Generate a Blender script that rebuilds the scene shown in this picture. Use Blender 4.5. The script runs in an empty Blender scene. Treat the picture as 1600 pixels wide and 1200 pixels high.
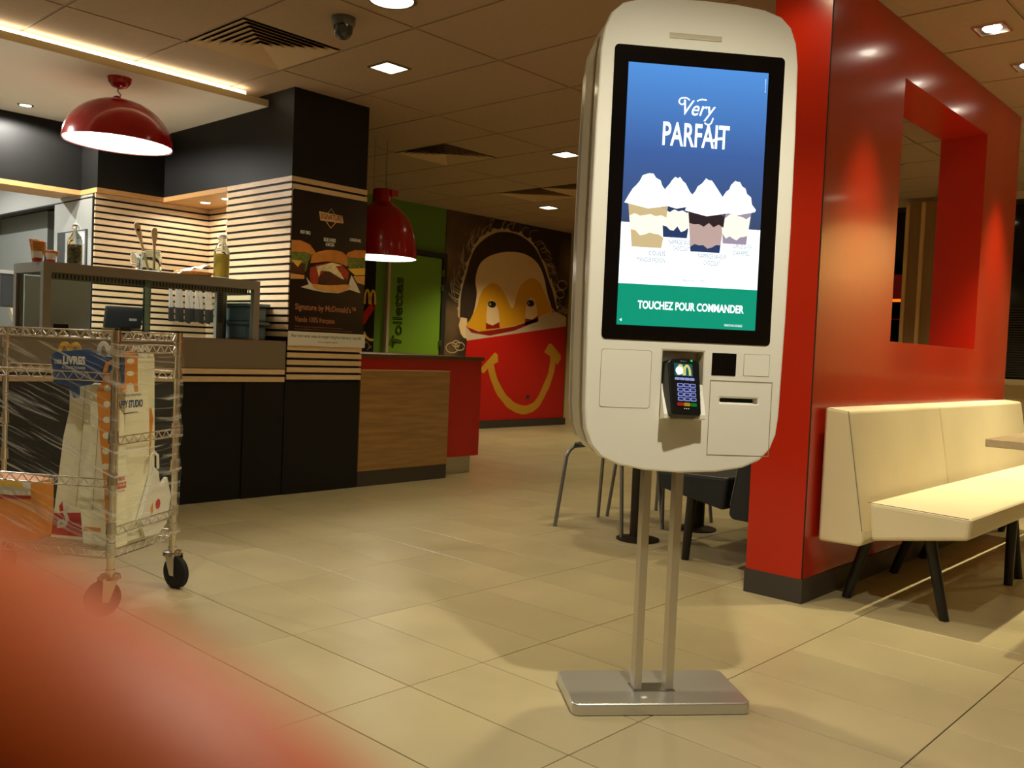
import bpy, bmesh, math, random
from mathutils import Vector, Matrix
random.seed(7)
scene = bpy.context.scene
C = scene.collection
PI = math.pi

# ------------------------------------------------------------------ camera, world, exposure
cam_d = bpy.data.cameras.new('camera')
cam = bpy.data.objects.new('camera', cam_d)
C.objects.link(cam)
CY, CP, CR = 0.74604, -0.03908, 0.04293          # heading, pitch, roll (rad)
fw = Vector((math.cos(CY)*math.cos(CP), math.sin(CY)*math.cos(CP), math.sin(CP)))
rt = Vector((math.sin(CY), -math.cos(CY), 0)); up = rt.cross(fw)
r2 = rt*math.cos(CR) + up*math.sin(CR); u2 = up*math.cos(CR) - rt*math.sin(CR)
EYE = Vector((0, 0, 0.99))
cam.matrix_world = Matrix(((r2.x, u2.x, -fw.x, EYE.x), (r2.y, u2.y, -fw.y, EYE.y), (r2.z, u2.z, -fw.z, EYE.z), (0, 0, 0, 1)))
cam_d.sensor_width = 36; cam_d.lens = 36*1412/1600
cam_d.clip_start = 0.002; cam_d.clip_end = 60
cam_d.dof.use_dof = True; cam_d.dof.focus_distance = 3.0; cam_d.dof.aperture_fstop = 10.5
scene.camera = cam
world = bpy.data.worlds.new('world'); scene.world = world; world.use_nodes = True
world.node_tree.nodes['Background'].inputs[0].default_value = (0.02, 0.025, 0.04, 1)
world.node_tree.nodes['Background'].inputs[1].default_value = 0.3
vs = scene.view_settings
vs.view_transform = 'Standard'; vs.look = 'None'; vs.gamma = 1; vs.use_curve_mapping = False
vs.exposure = 0.0
scene.cycles.use_denoising = True
scene.cycles.sample_clamp_indirect = 4
WARM = (1.0, 0.90, 0.55); NEUTRAL = (1.0, 0.93, 0.80); WHITE = (1.0, 0.97, 0.93)
P_SPOT = 75.0

# ------------------------------------------------------------------ helpers
def lin(c):
    return tuple((v/255/12.92 if v/255 <= .04045 else ((v/255+.055)/1.055)**2.4) for v in c)

MATS = {}
def mat(name, rgb, rough=.5, metal=0., noise=0., nscale=8., bump=0., bscale=60., coat=0., emit=None, estr=1., trans=0., ior=1.45,
        alpha=1., stretch=None, rand=0., sss=0., spec=.5, ctint=None):
    m = bpy.data.materials.new(name); m.use_nodes = True
    nt = m.node_tree; n = nt.nodes; L = nt.links
    b = n['Principled BSDF']
    col = lin(rgb) + (1,)
    b.inputs['Base Color'].default_value = col
    b.inputs['Roughness'].default_value = rough
    b.inputs['Metallic'].default_value = metal
    b.inputs['IOR'].default_value = ior
    b.inputs['Specular IOR Level'].default_value = spec
    b.inputs['Coat Weight'].default_value = coat
    b.inputs['Coat Roughness'].default_value = .08
    b.inputs['Transmission Weight'].default_value = trans
    b.inputs['Alpha'].default_value = alpha
    if sss:
        b.inputs['Subsurface Weight'].default_value = sss
        b.inputs['Subsurface Radius'].default_value = (.006, .002, .001)
        b.inputs['Subsurface Scale'].default_value = 1.
    if emit is not None:
        b.inputs['Emission Color'].default_value = lin(emit) + (1,)
        b.inputs['Emission Strength'].default_value = estr
    if noise or bump:
        tc = n.new('ShaderNodeTexCoord'); mp = n.new('ShaderNodeMapping')
        L.new(tc.outputs['Object'], mp.inputs['Vector'])
        if stretch: mp.inputs['Scale'].default_value = stretch
        if rand:
            oi0 = n.new('ShaderNodeObjectInfo'); mu = n.new('ShaderNodeMath'); mu.operation = 'MULTIPLY'; mu.inputs[1].default_value = 40
            L.new(oi0.outputs['Random'], mu.inputs[0]); L.new(mu.outputs[0], mp.inputs['Location'])
    if noise:
        t = n.new('ShaderNodeTexNoise'); t.inputs['Scale'].default_value = nscale; t.inputs['Detail'].default_value = 6
        L.new(mp.outputs['Vector'], t.inputs['Vector'])
        mr = n.new('ShaderNodeMapRange'); mr.inputs['From Min'].default_value = .3; mr.inputs['From Max'].default_value = .7
        mr.inputs['To Min'].default_value = 1-noise; mr.inputs['To Max'].default_value = 1+noise*.6
        L.new(t.outputs['Fac'], mr.inputs['Value'])
        src = mr.outputs[0]
        if rand:
            oi = n.new('ShaderNodeObjectInfo'); m2 = n.new('ShaderNodeMapRange')
            m2.inputs['To Min'].default_value = 1-rand; m2.inputs['To Max'].default_value = 1+rand
            L.new(oi.outputs['Random'], m2.inputs['Value'])
            mm = n.new('ShaderNodeMath'); mm.operation = 'MULTIPLY'
            L.new(src, mm.inputs[0]); L.new(m2.outputs[0], mm.inputs[1]); src = mm.outputs[0]
        vm = n.new('ShaderNodeVectorMath'); vm.operation = 'SCALE'; vm.inputs[0].default_value = col[:3]
        L.new(src, vm.inputs['Scale']); L.new(vm.outputs[0], b.inputs['Base Color'])
    if bump:
        t2 = n.new('ShaderNodeTexNoise'); t2.inputs['Scale'].default_value = bscale; t2.inputs['Detail'].default_value = 4
        L.new(mp.outputs['Vector'], t2.inputs['Vector'])
        bp = n.new('ShaderNodeBump'); bp.inputs['Strength'].default_value = bump; bp.inputs['Distance'].default_value = .01
        L.new(t2.outputs['Fac'], bp.inputs['Height']); L.new(bp.outputs[0], b.inputs['Normal'])
    MATS[name] = m
    return m

OFF = {}
class MB:
    def __init__(s): s.v = []; s.f = []
    def add(s, vs_, fs):
        b = len(s.v); s.v += [tuple(v) for v in vs_]; s.f += [tuple(i+b for i in f) for f in fs]; return s
    def box(s, x0, x1, y0, y1, z0, z1):
        return s.add([(x0,y0,z0),(x1,y0,z0),(x1,y1,z0),(x0,y1,z0),(x0,y0,z1),(x1,y0,z1),(x1,y1,z1),(x0,y1,z1)],
                     [(0,3,2,1),(4,5,6,7),(0,1,5,4),(1,2,6,5),(2,3,7,6),(3,0,4,7)])
    def prism(s, pts, d):            # pts: 3-D polygon, d: extrusion vector
        n = len(pts); d = Vector(d)
        a = [Vector(p) for p in pts]
        nrm = sum(((a[i]).cross(a[(i+1) % n]) for i in range(n)), Vector())
        if nrm.dot(d) > 0: a = a[::-1]
        return s.add(a + [p+d for p in a], [tuple(range(n)), tuple(range(2*n-1, n-1, -1))] +
                     [((i+1) % n, i, i+n, (i+1) % n+n) for i in range(n)])
    def tube(s, path, r, n=8, closed=False):
        P = [Vector(p) for p in path]; m = len(P); rings = []
        t0 = (P[1]-P[0]).normalized(); a = t0.orthogonal().normalized()
        for i in range(m):
            if closed: t = (P[(i+1) % m]-P[i-1]).normalized()
            else: t = (P[min(i+1, m-1)]-P[max(i-1, 0)]).normalized()
            a = (a - t*a.dot(t)).normalized(); b = t.cross(a)
            rr = r[i] if isinstance(r, (list, tuple)) else r
            rings.append([P[i] + (a*math.cos(2*PI*k/n)+b*math.sin(2*PI*k/n))*rr for k in range(n)])
        vs_ = [v for R in rings for v in R]; fs = []
        for i in range(m if closed else m-1):
            j = (i+1) % m
            for k in range(n): fs.append((i*n+k, i*n+(k+1) % n, j*n+(k+1) % n, j*n+k))
        if not closed: fs += [tuple(range(n-1, -1, -1)), tuple(range((m-1)*n, m*n))]
        return s.add(vs_, fs)
    def lathe(s, prof, c=(0, 0, 0), n=24, M=None, cap=True):
        vs_ = []; fs = []; m = len(prof)
        for (r, z) in prof:
            for k in range(n):
                v = Vector((r*math.cos(2*PI*k/n), r*math.sin(2*PI*k/n), z))
                if M is not None: v = M @ v
                vs_.append(v+Vector(c))
        for i in range(m-1):
            for k in range(n): fs.append((i*n+k, i*n+(k+1) % n, (i+1)*n+(k+1) % n, (i+1)*n+k))
        if cap and prof[0][0] > 1e-6: fs.append(tuple(range(n-1, -1, -1)))
        if cap and prof[-1][0] > 1e-6: fs.append(tuple(range((m-1)*n, m*n)))
        return s.add(vs_, fs)
    def build(s, name, m, parent=None, smooth=False, bevel=0., seg=2):
        me = bpy.data.meshes.new(name)
        off = OFF.get(parent.name, Vector()) if parent else Vector()
        me.from_pydata([tuple(Vector(v)-off) for v in s.v], [], s.f)
        me.validate(); me.update()
        o = bpy.data.objects.new(name, me); C.objects.link(o)
        if m: me.materials.append(MATS[m] if isinstance(m, str) else m)
        if parent: o.parent = parent; OFF[o.name] = off
        if smooth:
            bm = bmesh.new(); bm.from_mesh(me); bmesh.ops.remove_doubles(bm, verts=bm.verts, dist=1e-6)
            bmesh.ops.recalc_face_normals(bm, faces=bm.faces)
            for f in bm.faces: f.smooth = True
            for e in bm.edges:
                if len(e.link_faces) == 2 and e.calc_face_angle(0) > .7: e.smooth = False
            bm.to_mesh(me); bm.free()
        if bevel:
            md = o.modifiers.new('bevel', 'BEVEL'); md.width = bevel; md.segments = seg; md.limit_method = 'ANGLE'; md.angle_limit = .6
        return o

def tag(o, label=None, cat=None, group=None, kind=None):
    if label: o['label'] = label
    if cat: o['category'] = cat
    if group: o['group'] = group
    if kind: o['kind'] = kind
    return o
def root(name, label, cat, loc=(0, 0, 0), rz=0., group=None):
    o = bpy.data.objects.new(name, None); C.objects.link(o)
    o.empty_display_size = .1
    o.location = loc; o.rotation_euler = (0, 0, rz)
    OFF[o.name] = Vector() if rz else Vector(loc)
    return tag(o, label, cat, group)
def lroot(name, label, cat, loc, rz=0., group=None):   # children in local coordinates
    o = root(name, label, cat, loc, rz, group); OFF[o.name] = Vector(); return o
def copy_tree(o, parent=None):
    c = o.copy(); C.objects.link(c); c.parent = parent
    for ch in list(o.children): copy_tree(ch, c)
    return c
def box(name, m, x0, x1, y0, y1, z0, z1, parent=None, bevel=0.):
    return MB().box(x0, x1, y0, y1, z0, z1).build(name, m, parent, bevel=bevel)
def struct(o): return tag(o, kind='structure')

class Frame:                          # flat print on a surface: o = origin, x and y its directions
    def __init__(s, o, x, y): s.o = Vector(o); s.x = Vector(x).normalized(); s.y = Vector(y).normalized(); s.n = s.x.cross(s.y)
    def p(s, u, v, w=0.): return s.o + s.x*u + s.y*v + s.n*w
def shape(name, fr, pts, m, parent, w=0., t=.0006, label=None):   # a printed or cut-out patch with a small thickness
    bm = bmesh.new()
    vs_ = [bm.verts.new(fr.p(u, v, w+t)) for u, v in pts]
    es = [bm.edges.new((vs_[i], vs_[(i+1) % len(vs_)])) for i in range(len(vs_))]
    bmesh.ops.triangle_fill(bm, use_beauty=True, use_dissolve=False, edges=es, normal=fr.n)
    for f in bm.faces:
        f.normal_update()
        if f.normal.dot(fr.n) < 0: f.normal_flip()
    top = [tuple(v.co) for v in bm.verts]; bm.verts.index_update()
    faces = [tuple(v.index for v in f.verts) for f in bm.faces]
    bm.free()
    n = len(top); mb = MB()
    mb.add(top, faces)
    low = [Vector(p)-fr.n*t for p in top]
    mb.add(top+low, [(i, (i+1) % n, (i+1) % n+n, i+n) for i in range(n)])
    o = mb.build(name, m, parent)
    if label: o['label'] = label
    return o
def ribbon(pts, widths):              # outline of a brush stroke
    L, R = [], []
    n = len(pts)
    for i in range(n):
        a = Vector(pts[max(i-1, 0)]+(0,)); b = Vector(pts[min(i+1, n-1)]+(0,)); t = (b-a).normalized(); q = Vector((-t.y, t.x, 0))
        w = (widths[i] if isinstance(widths, (list, tuple)) else widths)/2; p = Vector(pts[i]+(0,))
        L.append(((p+q*w).x, (p+q*w).y)); R.append(((p-q*w).x, (p-q*w).y))
    return L + R[::-1]
def spline(pts, k=6):                 # Catmull-Rom through the points
    out = []; n = len(pts)
    for i in range(n-1):
        p0, p1, p2, p3 = [Vector(pts[max(0, min(n-1, i+j))]) for j in (-1, 0, 1, 2)]
        for s in range(k):
            t = s/k
            q = .5*((2*p1)+(p2-p0)*t+(2*p0-5*p1+4*p2-p3)*t*t+(3*p1-p0-3*p2+p3)*t**3)
            out.append(tuple(q))
    out.append(tuple(pts[-1])); return out
def text(name, body, fr, u, v, width, height, m, parent, w=.0008, bold=0., shear=0., outline=0., align='L', label=None, space=1.):
    cu = bpy.data.curves.new(name, 'FONT'); cu.body = body; cu.size = 1; cu.resolution_u = 3; cu.shear = shear; cu.offset = bold
    cu.space_character = space
    if outline: cu.dimensions = '2D'; cu.fill_mode = 'NONE'; cu.bevel_depth = outline/max(height, .01)*.7; cu.bevel_resolution = 0
    ob = bpy.data.objects.new(name, cu)
    me = bpy.data.meshes.new_from_object(ob)
    xs = [q.co.x for q in me.vertices]; ys = [q.co.y for q in me.vertices]
    x0, x1, y0, y1 = min(xs), max(xs), min(ys), max(ys)
    sx = width/(x1-x0); sy = height/(y1-y0)
    dx = {'L': 0, 'C': -width/2, 'R': -width}[align]
    off = OFF.get(parent.name, Vector())
    for q in me.vertices:
        q.co = fr.p(u+dx+(q.co.x-x0)*sx, v+(q.co.y-y0)*sy, w+q.co.z*.0) - off
    me.materials.clear(); me.materials.append(MATS[m])
    bpy.data.objects.remove(ob); bpy.data.curves.remove(cu)
    o = bpy.data.objects.new(name, me); C.objects.link(o); o.parent = parent; OFF[o.name] = off
    if label: o['label'] = label
    return o
def rrect(x0, x1, y0, y1, r, k=5):
    out = []
    for cx, cy, a in ((x1-r, y1-r, 0), (x0+r, y1-r, 90), (x0+r, y0+r, 180), (x1-r, y0+r, 270)):
        for i in range(k+1):
            t = math.radians(a+90*i/k); out.append((cx+r*math.cos(t), cy+r*math.sin(t)))
    return out
def M_pts(x, y, w, h, s=.16):         # the two arches as one closed outline
    def arch(cx, hw, hh, y0, n=10): return [(cx-hw*math.cos(PI*i/n), y0+hh*math.sin(PI*i/n)**.7) for i in range(n+1)]
    o = arch(x+w*.27, w*.27, h, y) + arch(x+w*.73, w*.27, h, y)[1:]
    i_ = arch(x+w*.27, w*.27-s*w, h-s*w*1.05, y) ; j_ = arch(x+w*.73, w*.27-s*w, h-s*w*1.05, y)
    o[10] = (x+w*.5, y+h*.12)
    return o + j_[::-1] + i_[::-1]

# ------------------------------------------------------------------ materials
mat('floor_tile', (186, 171, 134), .33, noise=.10, nscale=3.2, bump=.02, bscale=40, rand=.035)
mat('grout', (66, 56, 44), .9)
mat('ceiling_tile', (172, 146, 118), .9, noise=.04, nscale=30, bump=.08, bscale=220)
mat('ceiling_grid', (150, 126, 98), .6)
mat('soffit_white', (246, 243, 236), .7)
mat('cream_paint', (205, 190, 150), .6)
mat('black_panel', (24, 23, 21), .55, spec=.3, noise=.12, nscale=6, bump=.02, bscale=200)
mat('slat_back', (22, 14, 16), .8)
mat('slat_wood', (228, 198, 154), .45, noise=.14, nscale=5, stretch=(3, 3, 40), rand=.06)
mat('niche_wood', (206, 158, 98), .4, noise=.12, nscale=4, stretch=(3, 20, 20))
mat('panel_wood', (158, 120, 70), .4, noise=.28, nscale=2.2, stretch=(1.5, 1, 16), bump=.02)
mat('counter_top_wood', (84, 58, 38), .4, noise=.2, nscale=4, stretch=(2, 20, 20))
mat('steel', (168, 166, 158), .28, metal=1, bump=.01, bscale=300, stretch=(1, 1, 60))
mat('steel_base', (206, 204, 196), .3, metal=.75, bump=.01, bscale=300, stretch=(60, 1, 1))
mat('steel_post', (204, 196, 178), .3, metal=.85, bump=.02, bscale=120, stretch=(40, 40, 1))
mat('grey_steel', (146, 140, 122), .4, metal=.55, noise=.04, nscale=2)
mat('kitchen_grey', (150, 154, 148), .4, metal=.2)
mat('kitchen_panel', (176, 178, 172), .35, metal=.25)
mat('dark_grey', (48, 50, 50), .5)
mat('dark_seam', (20, 18, 16), .7)
mat('chrome', (226, 220, 206), .22, metal=1)
mat('case_steel', (150, 146, 134), .38, metal=.35)
mat('red_paint', (188, 36, 10), .23, coat=.25, bump=.006, bscale=500)
mat('red_counter', (176, 16, 14), .35)
mat('red_lamp', (172, 18, 20), .22, coat=.4)
mat('lamp_inside', (240, 236, 226), .5)
mat('plinth_grey', (64, 58, 52), .55)
mat('green_wall', (98, 136, 30), .6)
mat('green_dark', (44, 66, 14), .6)
mat('green_door', (112, 152, 30), .5)
mat('frame_dark', (40, 36, 30), .5)
mat('cream_leather', (232, 218, 184), .5, noise=.04, nscale=3, bump=.05, bscale=180)
mat('seam', (128, 112, 84), .8)
mat('groove', (150, 140, 112), .7)
mat('black_leather', (30, 34, 38), .5, bump=.04, bscale=180)
mat('black_leg', (30, 28, 26), .45)
mat('table_top', (214, 190, 152), .4, noise=.1, nscale=4, stretch=(2, 14, 14))
mat('pedestal', (44, 34, 26), .45, metal=.4)
mat('tube_grey', (136, 136, 138), .35, metal=.7)
mat('kiosk_white', (244, 240, 226), .32, coat=.2)
mat('kiosk_silver', (214, 210, 196), .24, metal=.5)
mat('kiosk_beige', (206, 196, 168), .4)
mat('bezel', (6, 6, 8), .12, coat=.5)
mat('plastic_black', (18, 18, 18), .35)
mat('rubber', (20, 20, 20), .75)
mat('glass', (236, 246, 242), .02, trans=1, ior=1.05)
mat('glass_edge', (120, 150, 138), .1, trans=.6, ior=1.3)
mat('bottle_glass', (235, 245, 240), .02, trans=1, ior=1.3)
mat('oil', (212, 186, 84), .1, trans=.55, ior=1.3)
mat('herbs', (136, 128, 96), .9, noise=.7, nscale=60, bump=.5, bscale=60)
mat('spoon_wood', (242, 216, 172), .55, noise=.08, nscale=20)
mat('waffle', (212, 140, 58), .7, noise=.35, nscale=90, bump=.5, bscale=120)
mat('paper_white', (228, 224, 212), .7)
mat('paper_red', (176, 50, 22), .7)
mat('pouch', (206, 206, 206), .25, metal=.7, bump=.3, bscale=14, stretch=(10, 10, 1))
mat('pouch_dark', (34, 36, 34), .5)
mat('crate', (104, 118, 124), .5)
mat('poster_black', (18, 17, 15), .3)
mat('ink_white', (232, 228, 214), .6)
mat('ink_grey', (150, 140, 124), .6)
mat('ink_copper', (186, 122, 84), .6)
mat('ink_dark', (36, 34, 30), .6)
mat('ink_tan', (212, 160, 108), .6)
mat('bun', (206, 128, 52), .5, noise=.2, nscale=14)
mat('bun_light', (226, 164, 84), .5, noise=.15, nscale=20)
mat('patty', (84, 44, 26), .6, noise=.35, nscale=50)
mat('cheese', (236, 186, 66), .5)
mat('bacon', (172, 62, 34), .5, noise=.3, nscale=40)
mat('sauce', (232, 214, 160), .5, noise=.25, nscale=40)
mat('lettuce', (112, 122, 46), .6, noise=.5, nscale=70)
mat('wrap_paper', (222, 212, 188), .6, noise=.08, nscale=20)
mat('mural_skin', (226, 190, 144), .55, noise=.08, nscale=1.5)
mat('mural_hair', (52, 34, 20), .6, noise=.3, nscale=3, stretch=(6, 6, 1.5))
mat('mural_rim', (196, 168, 128), .6)
mat('mural_yellow', (214, 150, 22), .5)
mat('mural_mustard', (196, 142, 40), .5)
mat('mural_red', (190, 18, 12), .45)
mat('mural_red_dark', (140, 14, 8), .5)
mat('mural_pale', (198, 176, 150), .5)
mat('mural_eye', (26, 16, 12), .4)
mat('card_cream', (246, 242, 210), .6, noise=.05, nscale=6)
mat('card_orange', (226, 142, 30), .6, noise=.06, nscale=10)
mat('card_blue', (22, 66, 120), .55)
mat('card_white', (228, 224, 210), .6)
mat('card_red', (196, 34, 22), .6)
mat('card_yellow', (232, 186, 60), .6)
mat('card_edge', (196, 168, 110), .7)
mat('skin', (228, 106, 30), .5, sss=.35, noise=.06, nscale=120)
mat('nail', (214, 150, 124), .25)
mat('curtain_wood', (152, 116, 72), .5, noise=.12, nscale=3, stretch=(12, 12, 1))
mat('pier_wood', (226, 186, 126), .5, noise=.12, nscale=3, stretch=(12, 12, 1))
mat('wall_cream', (206, 186, 146), .7)
mat('night_glass', (8, 9, 11), .06, spec=.5)
mat('blind', (58, 54, 46), .6)
mat('lens_dark', (46, 46, 44), .25, coat=.3)
mat('cam_grey', (92, 88, 80), .45)
mat('vent', (196, 166, 124), .55)
mat('vent_dark', (14, 12, 10), .9)
for nm, c, s in (('glow_warm', (255, 236, 196), 9.), ('glow_white', (255, 250, 240), 7.), ('glow_cove', (255, 240, 205), 14.), ('glow_small', (255, 244, 224), 14.)):
    mat(nm, (30, 28, 24), .5, emit=c, estr=s)
def screen_mat(nm, rgb, s=1.): return mat(nm, (4, 4, 4), .1, emit=rgb, estr=s)
screen_mat('px_white', (240, 250, 255), 1.5); screen_mat('px_green', (14, 156, 122), .95); screen_mat('px_cream', (252, 244, 226), 1.15)
screen_mat('px_tan', (214, 190, 140), 1.); screen_mat('px_navy', (44, 62, 104), 1.); screen_mat('px_choc', (52, 40, 44), .9)
screen_mat('px_mocha', (196, 168, 160), 1.); screen_mat('px_mauve', (166, 150, 172), 1.); screen_mat('px_text', (120, 138, 146), .9)
screen_mat('px_teal', (30, 92, 96), .9); screen_mat('px_yellow', (214, 210, 120), 1.); screen_mat('px_key', (150, 160, 220), .9)
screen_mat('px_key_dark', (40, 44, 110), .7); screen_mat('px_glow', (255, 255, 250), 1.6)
screen_mat('key_red', (190, 50, 30), .55); screen_mat('key_amber', (214, 160, 40), .6); screen_mat('key_green', (20, 140, 50), .6); screen_mat('led_green', (40, 220, 90), 1.2)
screen_mat('line_orange', (255, 120, 30), 1.2)
def gradient_screen():
    m = screen_mat('px_blue', (60, 90, 160)); nt = m.node_tree; n = nt.nodes
    tc = n.new('ShaderNodeTexCoord'); sp = n.new('ShaderNodeSeparateXYZ'); rp = n.new('ShaderNodeValToRGB')
    nt.links.new(tc.outputs['Generated'], sp.inputs[0]); nt.links.new(sp.outputs['Z'], rp.inputs[0]); nt.links.new(rp.outputs[0], n['Principled BSDF'].inputs['Emission Color'])
    e = rp.color_ramp.elements
    e[0].position = 0; e[0].color = lin((62, 78, 112))+(1,); e[1].position = 1; e[1].color = lin((86, 150, 226))+(1,)
    k = e.new(.45); k.color = lin((66, 100, 164))+(1,)
gradient_screen()
def mural_back_mat():
    m = mat('mural_back', (58, 40, 26), .55); nt = m.node_tree; n = nt.nodes; L = nt.links
    tc = n.new('ShaderNodeTexCoord'); v = n.new('ShaderNodeTexVoronoi'); v.inputs['Scale'].default_value = 1.9; v.feature = 'SMOOTH_F1'
    z = n.new('ShaderNodeTexNoise'); z.inputs['Scale'].default_value = 2.5
    L.new(tc.outputs['Object'], v.inputs['Vector']); L.new(tc.outputs['Object'], z.inputs['Vector'])
    mm = n.new('ShaderNodeMath'); mm.operation = 'MULTIPLY'; L.new(v.outputs['Distance'], mm.inputs[0]); L.new(z.outputs['Fac'], mm.inputs[1])
    rp = n.new('ShaderNodeValToRGB'); e = rp.color_ramp.elements
    e[0].position = .06; e[0].color = lin((120, 92, 62))+(1,); e[1].position = .24; e[1].color = lin((50, 34, 22))+(1,)
    L.new(mm.outputs[0], rp.inputs[0]); L.new(rp.outputs[0], n['Principled BSDF'].inputs['Base Color'])
mural_back_mat()
def film_mat():
    m = bpy.data.materials.new('film'); m.use_nodes = True; nt = m.node_tree; n = nt.nodes; L = nt.links
    b = n['Principled BSDF']; b.inputs['Base Color'].default_value = (.80, .79, .76, 1); b.inputs['Roughness'].default_value = .16
    tc = n.new('ShaderNodeTexCoord'); vr = n.new('ShaderNodeVectorRotate'); vr.inputs['Axis'].default_value = (.848, .53, 0); vr.inputs['Angle'].default_value = -.38
    mp = n.new('ShaderNodeMapping'); mp.inputs['Scale'].default_value = (1.6, 1.6, 30)
    L.new(tc.outputs['Object'], vr.inputs['Vector']); L.new(vr.outputs[0], mp.inputs['Vector'])
    t = n.new('ShaderNodeTexNoise'); t.inputs['Scale'].default_value = 2.2; t.inputs['Detail'].default_value = 8; t.inputs['Distortion'].default_value = .6
    L.new(mp.outputs['Vector'], t.inputs['Vector'])
    mr = n.new('ShaderNodeMapRange'); mr.inputs['From Min'].default_value = .52; mr.inputs['From Max'].default_value = .72; mr.inputs['To Min'].default_value = .05; mr.inputs['To Max'].default_value = .65
    L.new(t.outputs['Fac'], mr.inputs['Value']); L.new(mr.outputs[0], b.inputs['Alpha'])
    bp = n.new('ShaderNodeBump'); bp.inputs['Strength'].default_value = .5; bp.inputs['Distance'].default_value = .02
    L.new(t.outputs['Fac'], bp.inputs['Height']); L.new(bp.outputs[0], b.inputs['Normal'])
    MATS['film'] = m
film_mat()

# ------------------------------------------------------------------ setting: floor
ZC = 2.563
floor = struct(box('floor', 'grout', -2.5, 9.6, -3.0, 9.6, -.12, -.004))
TX, TY, TX0, TY0 = .301, .5967, 1.4222, 1.350
tile_me = None
cells = []
for i in range(-13, 28):
    for j in range(-8, 14):
        x0 = TX0+i*TX; y0 = TY0+j*TY
        if x0 < -2.5 or x0+TX > 9.6 or y0 < -3 or y0+TY > 9.6: continue
        c = Vector((x0+TX/2, y0+TY/2, 0)); d = c-EYE
        zf = d.dot(fw); sx = d.dot(r2)/max(zf, .01); sy = -d.dot(u2)/max(zf, .01)
        vis = zf > .5 and abs(sx) < .66 and sy < .56 and not (c.y > 5.0 and c.x < 5.2)
        cells.append((d.length if vis else 99, x0, y0))
cells.sort()
g = .0016
tile_mb = MB().box(g, TX-g, g, TY-g, -.012, 0)
first = tile_mb.build('floor_tile', 'floor_tile', floor, bevel=.0012, seg=1)
rest = MB()
NT = 285
for k, (d, x0, y0) in enumerate(cells):
    if k < NT and d < 99:
        o = first if k == 0 else first.copy()
        if k: C.objects.link(o); o.parent = floor
        o.location = (x0, y0, 0)
    else:
        rest.box(x0+g, x0+TX-g, y0+g, y0+TY-g, -.012, 0)
tag(rest.build('floor_tiles_beyond', 'floor_tile', floor), kind='stuff')

# ------------------------------------------------------------------ setting: ceiling
ceil = struct(box('ceiling', 'ceiling_grid', -2.5, 9.6, -3.0, 9.6, ZC+.10, ZC+.2))
GX, GY, GX0, GY0 = .611, 1.176, 2.972, 4.685
full = None; half = None
VENTS = [(2.362, 4.100, .60, 'ceiling air vent nearest the pendant counter'), (4.83-.30, 5.30, .60, 'ceiling air vent left of middle'),
         (6.638, 5.86, .60, ''), (6.638, 5.275, .60, '')]
vent_cells = [(2.361, 3.509, 1), (4.194+.611-.0, 4.685, 1), (6.638, 5.861, 0), (6.638, 4.685, 1)]
vents = []
grid_mb_x = []; 
for i in range(-9, 11):
    for j in range(-7, 5):
        x0 = GX0+i*GX; y0 = GY0+j*GY
        if x0+GX < -2.4 or x0 > 9.5 or y0 > 9.5 or y0+GY < -3: continue
        if x0+GX < 3.3 and y0 > 5.2 and y0 < 9: continue
        vc = [v for v in vent_cells if abs(v[0]-x0) < .05 and abs(v[1]-y0) < .05]
        yy0, yy1 = y0+.008, y0+GY-.008
        if vc:
            hi = vc[0][2]
            vents.append((x0+.012, (y0+GY/2 if hi else y0)+.012, GX-.024))
            if hi: yy1 = y0+GY/2-.006
            else: yy0 = y0+GY/2+.006
            if half is None:
                half = MB().box(.008, GX-.008, 0, GY/2-.014, 0, .02).build('ceiling_tile', 'ceiling_tile', ceil); o = half
            else:
                o = half.copy(); C.objects.link(o)
            o.location = (x0, yy0, ZC)
        else:
            if full is None:
                full = MB().box(.008, GX-.008, 0, GY-.016, 0, .02).build('ceiling_tile', 'ceiling_tile', ceil); o = full
            else:
                o = full.copy(); C.objects.link(o)
            o.location = (x0, yy0, ZC)
        o.parent = ceil
for i in range(-8, 12):
    x = GX0+i*GX
    if -2.4 < x < 9.5: MB().box(x-.012, x+.012, -3, 9.6, ZC+.004, ZC+.03).build('grid_bar', 'ceiling_grid', ceil)
for j in range(-6, 5):
    y = GY0+j*GY
    if -2.9 < y < 9.5: MB().box(-2.5, 9.6, y-.012, y+.012, ZC+.006, ZC+.032).build('grid_bar', 'ceiling_grid', ceil)

# ------------------------------------------------------------------ setting: walls
struct(box('wall_mural', 'green_wall', 3.80, 9.6, 7.735, 7.9, 0, 2.7))
struct(box('wall_back', 'kitchen_grey', -2.6, 3.8, 9.4, 9.6, 0, 2.7))
struct(box('wall_left', 'wall_cream', -2.65, -2.5, -3, 9.6, 0, 2.7))
struct(box('wall_front', 'wall_cream', -2.6, 9.6, -3.15, -3, 0, 2.7))
wr = struct(box('wall_right', 'wall_cream', 8.85, 9.0, -3, 4.6, 0, .86))
struct(box('wall_corner', 'black_panel', 8.85, 9.6, 4.6, 4.75, 0, 2.7))
struct(box('wall_end', 'wall_cream', 9.42, 9.6, 4.75, 7.9, 0, 2.7))
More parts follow.
